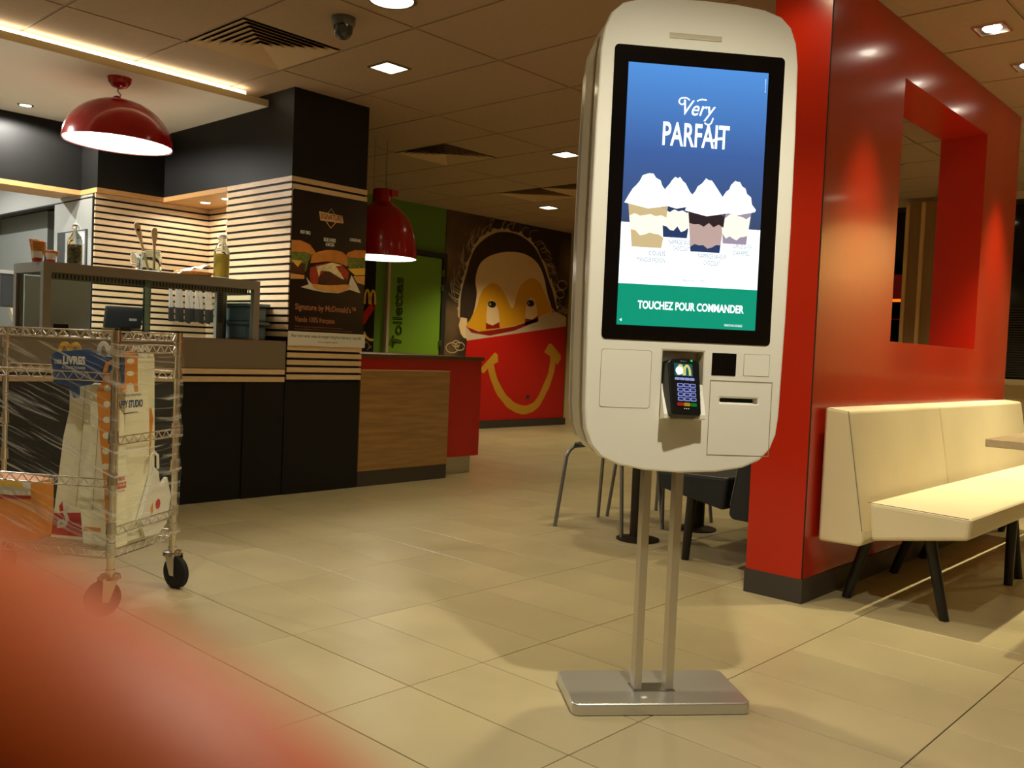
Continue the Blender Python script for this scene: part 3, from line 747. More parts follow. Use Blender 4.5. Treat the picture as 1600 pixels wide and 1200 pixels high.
text('lettering', 'CHICKEN BBQ', FP, 3.668, 1.654, .092, .023, 'ink_white', p1, bold=.02)
text('lettering', "Signature by McDonald's™", FP, 3.263, 1.168, .475, .052, 'ink_copper', p1, bold=.012)
text('lettering', 'Viande 100% française', FP, 3.263, 1.095, .305, .042, 'ink_copper', p1, bold=.004)
text('small_print', 'Origine et composition des recettes dans les restaurants participants', FP, 3.265, 1.068, .37, .010, 'ink_copper', p1)
text('small_print', 'Pour plus de renseignements consultez les informations en restaurant, photos non contractuelles', FP, 3.265, 1.052, .45, .009, 'ink_copper', p1)
nt_ = root('notice_strip', 'white health notice strip stuck under the burger poster', 'notice', (3.52, 4.91, .95))
box('strip_sheet', 'paper_white', 3.216, 3.822, 4.9075, 4.9105, .951, 1.041, nt_)
FN = Frame((0, 4.9075, 0), (1, 0, 0), (0, 0, 1))
text('lettering', 'Pour votre santé, évitez de manger trop gras, trop sucré, trop salé.', FN, 3.24, .999, .55, .026, 'ink_dark', nt_, shear=.15)
text('lettering', 'www.mangerbouger.fr', FN, 3.44, .972, .16, .013, 'ink_dark', nt_)

# ------------------------------------------------------------------ glass food case on the counter
gc = root('glass_case', 'steel framed glass food case standing on the service counter', 'display case', (2.39, 5.13, .976))
X0, X1, Y0, Y1, Z0, Z1 = 1.764, 3.018, 4.925, 5.35, .976, 1.335
for x0, y0 in ((X0, Y0), (X1-.04, Y0), (X0, Y1-.04), (X1-.04, Y1-.04)): box('case_post', 'case_steel', x0, x0+.04, y0, y0+.04, Z0, Z1-.05, gc)
box('case_post', 'glass_edge', 2.30, 2.335, Y0+.006, Y0+.03, Z0, Z1-.05, gc)
box('top_rail', 'case_steel', X0, X1, Y0, Y0+.04, Z1-.052, Z1, gc); box('top_rail', 'case_steel', X0, X1, Y1-.04, Y1, Z1-.052, Z1, gc)
box('top_rail', 'case_steel', X0, X0+.04, Y0+.04, Y1-.04, Z1-.052, Z1, gc); box('top_rail', 'case_steel', X1-.04, X1, Y0+.04, Y1-.04, Z1-.052, Z1, gc)
box('case_top', 'case_steel', X0+.04, X1-.04, Y0+.04, Y1-.04, Z1-.012, Z1-.002, gc)
box('glass_pane', 'glass', X0+.04, 2.30, Y0+.012, Y0+.018, Z0, Z1-.052, gc); box('glass_pane', 'glass', 2.335, X1-.04, Y0+.012, Y0+.018, Z0, Z1-.052, gc)
box('glass_pane', 'glass', X0+.012, X0+.018, Y0+.04, Y1-.04, Z0, Z1-.052, gc); box('glass_pane', 'glass', X1-.018, X1-.012, Y0+.04, Y1-.04, Z0, Z1-.052, gc)
box('haze_panel', 'soffit_white', X0+.05, 2.16, Y1-.03, Y1-.02, Z0, Z1-.06, gc)  # added white panel standing in for the pale reflection in the glass
vent_mb = MB()
for k in range(60): vent_mb.box(X0+.06+k*.0195, X0+.066+k*.0195, Y0+.06, Y0+.062, Z1-.078, Z1-.055)
tag(vent_mb.build('air_grille', 'frame_dark', gc), kind='stuff')
box('grille_bar', 'case_steel', X0+.05, X1-.05, Y0+.062, Y0+.07, Z1-.085, Z1-.052, gc)
side_mb = MB()
for k in range(16): side_mb.box(X1-.075, X1-.045, Y1-.068, Y1-.064, Z0+.10+k*.013, Z0+.106+k*.013)
tag(side_mb.build('side_grille', 'frame_dark', gc), kind='stuff')
box('side_column', 'case_steel', X1-.085, X1-.04, Y1-.064, Y1-.03, Z0, Z1-.052, gc)
for k, (x, w, h, m) in enumerate(((1.84, .075, .042, 'frame_dark'), (1.985, .05, .022, 'paper_white'), (2.09, .07, .034, 'sauce'), (2.20, .05, .042, 'frame_dark'), (2.315, .04, .03, 'crate'))):
    tg = tag(MB().prism([(x, Y0+.05, Z0+.001), (x+w, Y0+.05, Z0+.001), (x+w, Y0+.06, Z0+h), (x, Y0+.06, Z0+h)], (0, .006, 0)).build('price_card', m), ['dark price card in the left corner of the glass case', 'small white card second from left in the case', 'pale wedge card in the middle of the case', 'dark square card left of the case mullion', 'bluish card behind the case mullion'][k], 'price card', 'cards inside the glass case')
# things on top of the case
def clip_bottle(x, y, z, R, H, neck, label, fill, fh, square=False):
    t = root('swing_top_bottle', label, 'bottle', (x, y, z), group='glass bottles on the case')
    n = 4 if False else 20
    h1 = H*.60
    prof = [(R*.95, 0), (R, .006), (R, h1), (R*.85, h1+.02), (neck*1.1, H*.80), (neck, H*.83), (neck, H*.91), (neck*1.25, H*.915), (neck*1.25, H*.935), (neck, H*.94)]
    MB().lathe(prof, (x, y, z), n).build('bottle_body', 'bottle_glass', t, smooth=True)
    MB().lathe([(R*.88, .008), (R*.9, fh*.9), (R*.8, fh), (0, fh+.002)], (x, y, z), n).build('contents', fill, t, smooth=True)
    MB().lathe([(neck*.9, H*.942), (neck*1.15, H*.95), (neck*1.15, H*.985), (neck*.7, H), (0, H)], (x, y, z), 16).build('stopper', 'paper_white', t, smooth=True)
    MB().tube([(x-neck*1.4, y-.004, z+H*.86), (x-neck*1.6, y-.006, z+H*.92), (x-neck*1.3, y, z+H*.975), (x+neck*1.3, y, z+H*.975), (x+neck*1.6, y-.006, z+H*.92), (x+neck*1.4, y-.004, z+H*.86)], .0018, 6).build('clip_wire', 'chrome', t)
    return t
clip_bottle(1.945, 5.0, 1.336, .037, .215, .011, 'clear bottle of dried herbs at the left of the glass case', 'herbs', .105)
clip_bottle(2.797, 5.0, 1.336, .046, .262, .020, 'bottle of golden infused oil at the right of the glass case', 'oil', .145)
def jar():
    x, y, z = 2.363, 5.0, 1.336
    t = root('storage_jar', 'clear glass jar holding two wooden spoons on the glass case', 'jar', (x, y, z))
    MB().lathe([(.050, 0), (.056, .006), (.056, .085), (.050, .102), (.048, .104), (.050, .120), (.047, .120), (.045, .104), (.050, .085), (.051, .008), (0, .008)], (x, y, z), 28).build('jar_body', 'bottle_glass', t, smooth=True)
    MB().tube([(x+.052*math.cos(a*PI/12), y+.052*math.sin(a*PI/12), z+.106) for a in range(24)], .0022, 6, closed=True).build('clip_wire', 'chrome', t)
    MB().lathe([(0, -.008), (.045, -.006), (.050, 0), (.045, .012), (.02, .018), (0, .018)], (x-.085, y+.02, z+.058), 24, Matrix.Rotation(math.radians(80), 3, 'Y')).build('jar_lid', 'bottle_glass', t, smooth=True)
    F = Frame((x, y-.057, z), (1, 0, 0), (0, 0, 1))
    text('embossed_mark', '3', F, .018, .028, .014, .03, 'ink_grey', t, w=0)
jar()
def spoon(x0, z0, x1, z1, y, w, label, hole):
    dx, dz = x1-x0, z1-z0; L = math.hypot(dx, dz); ux, uz = dx/L, dz/L; nx, nz = -uz, ux
    prof = [(0, .006), (.55, .007), (.66, .010), (.76, w*.8), (.86, w), (.94, w*.92), (.985, w*.6), (1, .004)]
    left = [(x0+ux*L*s+nx*q, z0+uz*L*s+nz*q) for s, q in prof]; right = [(x0+ux*L*s-nx*q, z0+uz*L*s-nz*q) for s, q in prof]
    pts = [(a, y, b) for a, b in left+right[::-1]]
    o = MB().prism(pts, (0, .008, 0)).build('wooden_spoon', 'spoon_wood', None, bevel=.002)
    if hole:
        cx, cz = x0+ux*L*.84, z0+uz*L*.84
        h = MB().lathe([(.008, -.0006), (.008, .0094), (0, .0094)], (cx, y, cz), 14, Matrix.Rotation(-PI/2, 3, 'X')).build('spoon_hole', 'slat_back', o)
    tag(o, label, 'spoon', 'wooden spoons in the jar')
spoon(2.375, 1.346, 2.372, 1.585, 4.985, .0185, 'upright pale wooden spoon in the glass jar', False)
spoon(2.355, 1.346, 2.277, 1.605, 5.01, .018, 'tilted wooden spatula with a hole in the glass jar', True)
def cone(x, y, z, stack, label):
    t = root('ice_cream_cone', label, 'ice cream cone', (x, y, z), group='waffle cones on the case')
    MB().lathe([(.018, 0), (.022, .018), (.0225, .019)], (x, y, z), 20).build('wrapper_base', 'paper_red', t, smooth=True)
    MB().lathe([(.0226, .0185), (.031, .052), (.030, .052)], (x, y, z), 20, cap=False).build('wrapper', 'paper_white', t, smooth=True)
    M = Matrix.Rotation(math.radians(5), 3, 'Y')
    for k in range(stack):
        b = .040+k*.013
        MB().lathe([(.026+.0006*k, b), (.0335+.0012*k, b+.024), (.031+.0012*k, b+.025), (.022, b+.002)], (x-.0025*k, y, z), 20, M, cap=False).build('waffle_rim', 'waffle', t, smooth=True)
cone(1.715, 5.10, 1.336, 5, 'tall stack of waffle cones at the left end of the case')
cone(1.695, 5.02, 1.336, 4, 'waffle cone stack at the far left edge of the case')
cone(1.775, 5.06, 1.336, 1, 'single small waffle cone right of the cone stack')
for o in list(C.objects):
    if o.name.startswith('ice_cream_cone'): o.location.x += .075; 
# bread under white napkin
t = root('bread_basket', 'flat basket of bread under a white napkin on the case', 'basket', (2.68, 5.1, 1.336))
MB().lathe([(.085, 0), (.105, .012), (.11, .03), (.09, .03), (.08, .01)], (2.68, 5.12, 1.336), 24).build('basket', 'waffle', t, smooth=True)
bm_ = MB(); N = 9
for i in range(N+1):
    for j in range(5):
        a = i/N; x = 2.555+a*.21; y = 5.05+j*.03
        bm_.v.append((x, y, 1.342+.068*a**.8+.008*math.sin(i*1.9+j)+.004*random.random()))
for i in range(N):
    for j in range(4): bm_.f.append((i*5+j, i*5+j+1, (i+1)*5+j+1, (i+1)*5+j))
bm_.build('napkin', 'paper_white', t, smooth=True)
# crates, screen, pouches behind the case
for k, (z, lb) in enumerate(((.977, 'lower grey-blue plastic crate of the stack by the slatted pillar'), (1.093, 'upper grey-blue plastic crate of the stack by the pillar'))):
    t = root('plastic_crate', lb, 'crate', (3.11, 5.3, z), group='plastic crates by the pillar')
    MB().prism([(3.04, 5.11, z), (3.185, 5.11, z), (3.185, 5.49, z), (3.04, 5.49, z)], (0, 0, .09)).build('crate_body', 'crate', t, bevel=.012)
    MB().box(3.028, 3.20, 5.09, 5.505, z+.092, z+.112).build('crate_rim', 'crate', t, bevel=.006)
t = root('order_screen', 'black till screen seen from behind through the glass case', 'screen', (2.42, 5.50, .976))
MB().prism([(2.33, 5.53, 1.01), (2.56, 5.53, 1.01), (2.60, 5.57, 1.145), (2.36, 5.57, 1.145)], (0, .02, .004)).build('screen_back', 'plastic_black', t, bevel=.006)
MB().lathe([(.07, 0), (.07, .01), (.02, .014), (.02, .05)], (2.46, 5.565, .976), 20).build('stand', 'plastic_black', t, smooth=True)
box('label_plate', 'ink_grey', 2.485, 2.53, 5.528, 5.531, 1.06, 1.075, t)
ORD = ['leftmost', 'second', 'third', 'fourth', 'fifth', 'sixth', 'seventh', 'eighth', 'rightmost']
for k in range(9):
    x = 3.255+k*.0405; lb = ORD[k]+(' silver foil pouch from the left on the niche rail' if 0 < k < 8 else ' silver foil pouch hanging on the niche rail')
    t = root('foil_pouch', lb, 'pouch', (x, 6.56, 1.36), group='foil pouches hanging in the niche')
    a = .004*math.sin(k*2.1); w = .0195; q = .016*(k % 2)
    MB().prism([(x-w*.6, 6.555-q, 1.345), (x+w*.6, 6.555-q, 1.345), (x+w+a, 6.535-q, 1.19), (x-w+a, 6.535-q, 1.19)], (0, .012, 0)).build('pouch_body', 'pouch', t, bevel=.004)
    MB().prism([(x-w+a, 6.534-q, 1.19), (x+w+a, 6.534-q, 1.19), (x+w*1.1+a, 6.526-q, 1.085+.014*math.sin(k*1.7)), (x-w*1.1+a, 6.526-q, 1.085)], (0, .014, 0)).build('pouch_base', 'pouch_dark', t, bevel=.004)
MB().tube([(3.22, 6.545, 1.352), (3.595, 6.545, 1.352)], .006).build('hanging_rail', 'steel')
tag(bpy.data.objects['hanging_rail'], 'thin steel rail the foil pouches hang from', 'rail')
t = root('wall_dispenser', 'dark grey wall dispenser left of the glass case', 'dispenser', (2.25, 6.92, 1.1))
box('dispenser_body', 'dark_grey', 2.19, 2.30, 6.88, 7.0, 1.13, 1.36, t, bevel=.006); box('dispenser_top', 'kitchen_panel', 2.185, 2.305, 6.875, 7.0, 1.36, 1.385, t)
MB().prism([(2.25, 6.89, 1.13), (2.30, 6.89, 1.13), (2.30, 6.89, 1.0)], (0, .06, 0)).build('paper_end', 'paper_white', t)

# ------------------------------------------------------------------ red counter with wooden panel
SCX = 3.808
rc = root('side_counter', 'red side counter with a wood-grain front panel below the pendant', 'counter', (4.4, 5.4, 0))
box('counter_body', 'red_counter', SCX, 5.05, 5.0, 6.0, .14, .885, rc)
box('counter_top', 'counter_top_wood', SCX, 5.065, 4.985, 6.02, .885, .912, rc)
box('front_panel', 'panel_wood', SCX, 4.636, 4.918, 4.998, .107, .797, rc)
box('panel_edge', 'card_edge', SCX, 4.638, 4.916, 5.0, .797, .803, rc)
box('plinth', 'plinth_grey', SCX, 4.636, 4.922, 4.998, 0, .107, rc)
box('steel_plinth', 'steel', 4.66, 5.02, 5.06, 5.96, 0, .14, rc)
box('steel_foot', 'chrome', 4.72, 4.735, 5.03, 5.06, 0, .14, rc)

# ------------------------------------------------------------------ red partition wall with opening
WX0, WX1, WY0, WY1 = 3.505, 6.282, 1.587, 1.838
OX0, OX1, OZ0, OZ1 = 4.313, 5.612, 1.10, 2.322
rw = root('wall_partition', 'x', 'x', (4.9, 1.7, 0)); rw['kind'] = 'structure'; del rw['category']; del rw['label']
mb = MB()
mb.box(WX0+.004, OX0, WY0, WY1, .1, ZC); mb.box(OX1, WX1, WY0, WY1, .1, ZC); mb.box(OX0, OX1, WY0, WY1, .1, OZ0); mb.box(OX0, OX1, WY0, WY1, OZ1, ZC)
for nm, a in (('wall_panel', (WX0+.005, OX0, WY0, WY1, .1, ZC)), ('wall_panel', (OX1, WX1, WY0, WY1, .1, ZC)), ('wall_panel', (OX0, OX1, WY0, WY1, .1, OZ0)), ('wall_panel', (OX0, OX1, WY0, WY1, OZ1, ZC))):
    box(nm, 'red_paint', *a, rw)
box('end_panel', 'red_paint', WX0, WX0+.005, WY0+.003, WY1, .1, ZC, rw)
box('panel_seam', 'dark_seam', WX0-.0005, WX0+.0052, WY0-.0006, WY0+.003, .1, ZC, rw)
struct(box('baseboard_partition', 'plinth_grey', WX0-.004, WX1, WY0-.004, WY1+.004, 0, .1))

# ------------------------------------------------------------------ cream bench
def leg(p_top, p_bot, name='leg', parent=None, m='black_leg', r0=.024, r1=.019):
    return MB().tube([p_bot, p_top], [r1, r0], 14).build(name, m, parent, smooth=True)
def bench(name, label, y_of, x0, x1, seams, lm, group, legs):
    t = root(name, label, 'bench', ((x0+x1)/2, y_of(1.2), 0), group=group)
    back = [(1.572, .252), (1.572, .806), (1.470, .798), (1.388, .315), (1.384, .275), (1.40, .255)]
    seat = [(1.356, .287), (1.372, .442), (.988, .433), (.996, .350)]
    def ext(prof, a, b): return MB().prism([(a, y_of(y), z) for y, z in prof], (b-a, 0, 0))
    xs = [x0]+seams+[x1]
    for a, b in zip(xs[:-1], xs[1:]): ext(back, a+.002, b-.002).build('backrest', lm, t, bevel=.016, seg=3)
    ext(seat, x0+.004, x1-.004).build('seat', lm, t, bevel=.016, seg=3)
    MB().tube([(x0+.004, y_of(1.376), .440), (x0+.002, y_of(1.0), .431)], .0016, 6).build('piping', 'seam', t)
    MB().tube([(x0+.002, y_of(1.565), .803), (x0+.002, y_of(1.474), .795), (x0+.002, y_of(1.392), .32)], .0014, 6).build('piping', 'seam', t)
    for a, b in legs: leg((a[0], y_of(a[1]), a[2]), (b[0], y_of(b[1]), 0), parent=t)
    box('seat_rail', 'black_leg', x0+.1, x1-.1, min(y_of(1.22), y_of(1.28)), max(y_of(1.22), y_of(1.28)), .296, .322, t)
    return t
L1 = [((3.715, 1.17, .33), (3.741, 1.105)), ((3.80, 1.44, .262), (3.77, 1.507)), ((4.63, 1.10, .35), (4.613, 1.097)), ((4.42, 1.45, .262), (4.40, 1.54)), ((4.88, 1.46, .262), (4.866, 1.565)), ((4.82, 1.15, .33), (4.80, 1.10)), ((6.08, 1.15, .33), (6.1, 1.1)), ((6.08, 1.44, .262), (6.1, 1.51))]
bench('cushioned_bench', 'cream upholstered bench with black legs before the red wall', lambda y: y, 3.60, 6.22, [4.70], 'cream_leather', None, L1)
bench('cushioned_bench', 'black upholstered bench behind the red wall and kiosk', lambda y: 3.428-y, 3.70, 6.2, [4.9], 'black_leather', None,
      [((3.74, 1.17, .33), (3.808, 1.106)), ((3.86, 1.44, .262), (3.84, 1.50)), ((4.95, 1.15, .33), (4.93, 1.10)), ((6.05, 1.15, .33), (6.08, 1.1)), ((6.05, 1.44, .262), (6.08, 1.5))])
# table before the bench, mostly out of frame
t = root('dining_table', 'pale wood table reaching in at the right edge before bench', 'table', (3.95, .55, 0), group='dining tables')
box('tabletop', 'table_top', 3.575, 4.40, .15, .955, .708, .738, t, bevel=.003)
MB().tube([(3.99, .55, .01), (3.99, .55, .71)], .035, 16).build('pedestal', 'pedestal', t); MB().lathe([(.2, 0), (.2, .008), (.05, .02), (0, .02)], (3.99, .55, 0), 28).build('pedestal_base', 'pedestal', t, smooth=True)
for x, y, lb in ((4.0, 2.735, 'dark pedestal table left of the twin posts behind kiosk'), (4.53, 2.70, 'dark pedestal table behind the black bench seat')):
    t = root('dining_table', lb, 'table', (x, y, 0), group='dining tables')
    MB().lathe([(0, .708), (.26, .708), (.26, .735), (0, .735)], (x, y-.05, 0), 36).build('tabletop', 'table_top', t, bevel=.003)
    MB().tube([(x, y, .01), (x, y, .708)], .045, 18).build('pedestal', 'pedestal', t, smooth=True)
    MB().lathe([(.115, 0), (.115, .008), (.07, .018), (.045, .022)], (x, y, 0), 30).build('pedestal_base', 'pedestal', t, smooth=True)
def chair(name, label, x, y, rz, w=.44, d=.44):
    t = lroot(name, label, 'chair', (x, y, 0), rz, group='tube-leg chairs behind the kiosk')
    for s in (-1, 1):      # front and rear hoop
        yy = s*d/2*.78; yb = s*d/2
        pts = [(-w/2-.0, yb, 0), (-w/2+.03, yy+s*.01, .40), (-w/2+.045, yy, .435), (-w/2+.085, yy, .452), (w/2-.085, yy, .452), (w/2-.045, yy, .435), (w/2-.03, yy+s*.01, .40), (w/2, yb, 0)]
        MB().tube(pts[:4], .0105, 10).build('leg', 'tube_grey', t, smooth=True)
        MB().tube(pts[4:], .0105, 10).build('leg', 'tube_grey', t, smooth=True)
        MB().tube(pts[3:5], .0105, 10).build('leg_bridge', 'tube_grey', t, smooth=True)
    MB().prism([(a, b, .462) for a, b in rrect(-.17, .19, -.19, .17, .05)], (0, 0, .014)).build('seat', 'black_leather', t, bevel=.004)
    MB().prism([(a, .17+.03, b) for a, b in rrect(-.12, .15, .62, .78, .05)], (0, .014, 0)).build('backrest', 'black_leather', t, bevel=.004)
    for q in (-.06, .09): MB().tube([(q, .16, .466), (q, .2, .56), (q, .206, .68)], .009, 8).build('back_stay', 'tube_grey', t)
    return t
chair('dining_chair', 'grey tube-leg chair nearest the kiosk left side', 4.14, 3.03, math.radians(4))
chair('dining_chair', 'grey tube-leg chair behind the kiosk posts', 4.60, 3.0, math.radians(-8))

# ------------------------------------------------------------------ kiosk
KZ = math.radians(-40)
K = lroot('order_kiosk', 'white self-order kiosk with a lit portrait screen on twin steel posts', 'kiosk', (2.13, 1.37, 0), KZ)
cx = .0115
right = [(0, .676), (.10, .681), (.175, .694), (.220, .714), (.248, .745), (.263, .785), (.269, .84), (.274, 1.1), (.2755, 1.35), (.274, 1.6), (.270, 1.78), (.262, 1.835), (.246, 1.875), (.215, 1.903), (.17, 1.917), (.09, 1.925), (0, 1.927)]
out = [(cx+x, z) for x, z in right] + [(cx-x, z) for x, z in right[-2:0:-1]]
def scaled(d):
    zc = 1.3; return [(cx+(x-cx)*(1-d/.27), zc+(z-zc)*(1-d/.62)) for x, z in out]
def slab(pts, y0, y1): return MB().prism([(x, y0, z) for x, z in pts], (0, y1-y0, 0))
FK = Frame((0, -.080, 0), (1, 0, 0), (0, 0, 1))
def holed(name, outer, holes, y, yb, m, parent):
    bm = bmesh.new(); es = []; loops = []
    for lp in [outer]+holes:
        vv = [bm.verts.new((x, y, z)) for x, z in lp]; loops.append(vv)
        es += [bm.edges.new((vv[i], vv[(i+1) % len(vv)])) for i in range(len(vv))]
    bmesh.ops.triangle_fill(bm, use_beauty=True, edges=es, normal=(0, -1, 0))
    for vv in loops:
        bk = [bm.verts.new((v.co.x, yb, v.co.z)) for v in vv]
        for i in range(len(vv)): bm.faces.new((vv[i], vv[(i+1) % len(vv)], bk[(i+1) % len(vv)], bk[i]))
    bmesh.ops.recalc_face_normals(bm, faces=bm.faces)
    me = bpy.data.meshes.new(name); bm.to_mesh(me); bm.free(); me.materials.append(MATS[m])
    o = bpy.data.objects.new(name, me); C.objects.link(o); o.parent = parent
    return o
RX0, RX1, RZ0, RZ1 = -.052, .061, .826, 1.002
rec = [(RX0, RZ0), (RX1, RZ0), (RX1, RZ1), (RX0, RZ1)]
slot = [(.112, .870), (.217, .870), (.217, .8815), (.112, .8815)]
fs = holed('front_shell', out, [rec, slot], -.080, -.045, 'kiosk_white', K)
md = fs.modifiers.new('bevel', 'BEVEL'); md.width = .006; md.segments = 3; md.limit_method = 'ANGLE'; md.angle_limit = 1.0
box('slot_back', 'plastic_black', .11, .219, -.068, -.05, .868, .884, K)
slab(scaled(.004), -.046, -.010).build('silver_trim', 'kiosk_silver', K, bevel=.003)
slab(scaled(.02), -.014, .012).build('seam_gap', 'dark_seam', K)
slab(scaled(.002), .012, .110).build('rear_shell', 'kiosk_beige', K, bevel=.004)
slab(scaled(.004), .110, .160).build('silver_trim', 'kiosk_silver', K, bevel=.003)
slab(scaled(.008), .160, .195).build('rear_cover', 'kiosk_white', K, bevel=.008)
# recess behind the card terminal
rm = MB(); d = -.018
rm.add([(RX0, -.079, RZ0), (RX1, -.079, RZ0), (RX1, -.079, RZ1), (RX0, -.079, RZ1), (RX0+.004, d, RZ0+.03), (RX1-.02, d, RZ0+.03), (RX1-.02, d, RZ1-.006), (RX0+.004, d, RZ1-.006)],
       [(0, 1, 5, 4), (1, 2, 6, 5), (2, 3, 7, 6), (3, 0, 4, 7), (4, 5, 6, 7)])
rm.build('terminal_recess', 'kiosk_beige', K)
for s, xa, xb in ((0, RX0-.001, RX0+.017), (1, RX1-.019, RX1+.001)):
    MB().prism([(xa, -.080, RZ0+.008), (xa, -.080, RZ0+.09), (xa, -.086, RZ0+.07), (xa, -.118, RZ0+.01), (xa, -.118, RZ0-.002), (xa, -.080, RZ0-.006)], (xb-xa, 0, 0)).build('terminal_bracket', 'kiosk_white', K, bevel=.002)
# screen
bez = slab(rrect(-.2215, .2430, 1.027, 1.795, .012), -.0818, -.070).build('screen', 'bezel', K)
FS = Frame((0, -.0818, 0), (1, 0, 0), (0, 0, 1))
SX0, SX1 = -.1830, .1990
blue = MB().box(SX0, SX1, -.0822, -.0816, 1.335, 1.751).build('blue_field', 'px_blue', bez)
MB().box(SX0, SX1, -.0822, -.0816, 1.174, 1.336).build('white_field', 'px_white', bez)
MB().box(SX0, SX1, -.0824, -.0816, 1.066, 1.175).build('green_band', 'px_green', bez)
def S(px, py):    # picture position on the panel: fraction across, height
    return (SX0+px*(SX1-SX0), py)
# parfaits: left, second, third, fourth (x in panel fractions, heights in metres)
def parfait(c, w0, w1, z0, z1, ztop, layers, body):
    x = lambda f: SX0+f*(SX1-SX0)
    cup = [(x(c-w0), z0), (x(c+w0), z0), (x(c+w1), z1), (x(c-w1), z1)]
    shape('parfait_cup', FS, cup, body, bez, .0008)
    for (a, b, m) in layers:
        za = z0+(z1-z0)*a; zb = z0+(z1-z0)*b; wa = w0+(w1-w0)*a; wb = w0+(w1-w0)*b; n = 7; rnd = random.Random(int(c*1000)+int(a*100))
        top = [(x(c-wb+2*wb*i/n), zb+rnd.uniform(-.010, .010)) for i in range(n+1)]; bot = [(x(c-wa+2*wa*i/n), za+(rnd.uniform(-.006, .006) if a > 0 else 0)) for i in range(n+1)]
        shape('parfait_layer', FS, bot+top[::-1], m, bez, .0014)
    pts = []; hw = w1*1.18
    n = 14
    for i in range(n+1):
        t = i/n; s = 1-abs(2*t-1)
        zz = z1-.008+(ztop-z1)*min(1, (s*1.18)**.75); pts.append((x(c-hw+2*hw*t)+random.uniform(-.003, .003), zz+random.uniform(-.003, .004)))
    pts = [(x(c-hw), z1-.010)]+pts+[(x(c+hw), z1-.010), (x(c), z1-.022)]
    shape('parfait_cream', FS, pts, 'px_white', bez, .0020)
parfait(.385, .085, .115, 1.302, 1.400, 1.468, [(0, .22, 'px_navy'), (.72, 1.0, 'px_navy')], 'px_cream')
parfait(.815, .085, .115, 1.294, 1.392, 1.466, [(0, .18, 'px_mauve'), (.74, 1.0, 'px_mauve')], 'px_cream')
parfait(.185, .105, .145, 1.272, 1.396, 1.474, [(0, .30, 'px_tan'), (.66, .94, 'px_tan')], 'px_cream')
parfait(.605, .105, .135, 1.268, 1.385, 1.468, [(0, .16, 'px_navy'), (.62, 1.0, 'px_choc')], 'px_mocha')
text('lettering', 'Very', FS, -.030, 1.612, .088, .052, 'px_white', bez, shear=.35, bold=.006, w=.0016)
def sw(pts, w): return ribbon([q[:2] for q in spline([p+(0,) for p in pts], 5)], w)
shape('swash', FS, sw([(-.014, 1.664), (-.024, 1.669), (-.038, 1.667), (-.043, 1.658), (-.036, 1.651), (-.029, 1.654)], .0035), 'px_white', bez, .001)
shape('swash', FS, sw([(.006, 1.663), (.018, 1.668), (.032, 1.667)], .0035), 'px_white', bez, .001)
shape('swash', FS, sw([(.052, 1.622), (.047, 1.608), (.038, 1.6035), (.029, 1.608)], .0035), 'px_white', bez, .001)
text('lettering', 'PARFAIT', FS, -.083, 1.542, .182, .062, 'px_white', bez, bold=.018, w=.0016)
shape('strike_mark', FS, ribbon([(.050, 1.560), (.066, 1.568), (.080, 1.570)], .007), 'px_white', bez, .0012)
text('vertical_print', 'photo non contractuelle', Frame((0, -.0818, 0), (0, 0, 1), (-1, 0, 0)), 1.70, -.194, .035, .004, 'px_white', bez, w=.0008)
for body, xx, zz, ww in (('COULIS', -.105, 1.252, .045), ('MANGUE PASSION', -.135, 1.234, .075), ('NAPPAGE SAVEUR', -.052, 1.284, .070), ('CHOCOLAT', -.040, 1.268, .045), ('NAPPAGE SAVEUR', .030, 1.252, .078), ('CHOCOLAT', .046, 1.234, .046), ('NAPPAGE SAVEUR', .124, 1.282, .054), ('CARAMEL', .127, 1.265, .045)):
    text('caption', body, FS, xx, zz, ww, .012, 'px_text', bez, w=.0012)
text('caption', 'SERVIE EN COUPE', FS, -.01, 1.187, .060, .007, 'px_text', bez, w=.0012)
text('lettering', 'TOUCHEZ POUR COMMANDER', FS, -.128, 1.110, .292, .022, 'px_white', bez, w=.0016, bold=.03)
text('lettering', 'MENTIONS LEGALES', FS, .112, 1.074, .05, .006, 'px_white', bez, w=.0012)
shape('corner_mark', FS, [(-.176, 1.079), (-.170, 1.083), (-.170, 1.075)], 'px_white', bez, .0012)
# service panels
def panel(x0, x1, z0, z1, r, label=None):
    p = slab(rrect(x0, x1, z0, z1, r), -.0804, -.078).build('panel_groove', 'groove', K)
    slab(rrect(x0+.0012, x1-.0012, z0+.0012, z1-.0012, r), -.0808, -.0780).build('hatch', 'kiosk_white', p)
panel(-.2195, -.082, .846, 1.001, .008); panel(.173, .246, .943, 1.003, .002)
p = MB(); g0 = [(.082, .257, .926, .929), (.082, .257, .726, .7285), (.082, .084, .726, .929), (.255, .257, .726, .929)]
for a, b, c, d_ in g0: p.box(a, b, -.0805, -.079, c, d_)
p.build('panel_groove', 'groove', K)
box('scanner_window', 'bezel', .084, .1515, -.0812, -.078, .942, 1.002, K)
box('slot_end', 'ink_grey', .207, .2165, -.0795, -.066, .871, .8805, K)
text('embossed_strip', '———————', FK, -.077, 1.826, .143, .010, 'kiosk_beige', K, w=.0006)
MB().box(-.077, .066, -.0812, -.079, 1.8225, 1.8245).box(-.077, .066, -.0812, -.079, 1.834, 1.836).build('speaker_lip', 'kiosk_beige', K)
MB().lathe([(.019, 0), (.019, .010), (.015, .014), (0, .014)], (cx+.273, -.03, 1.33), 20, Matrix.Rotation(PI/2, 3, 'Y')).build('side_lock', 'kiosk_white', K, smooth=True)
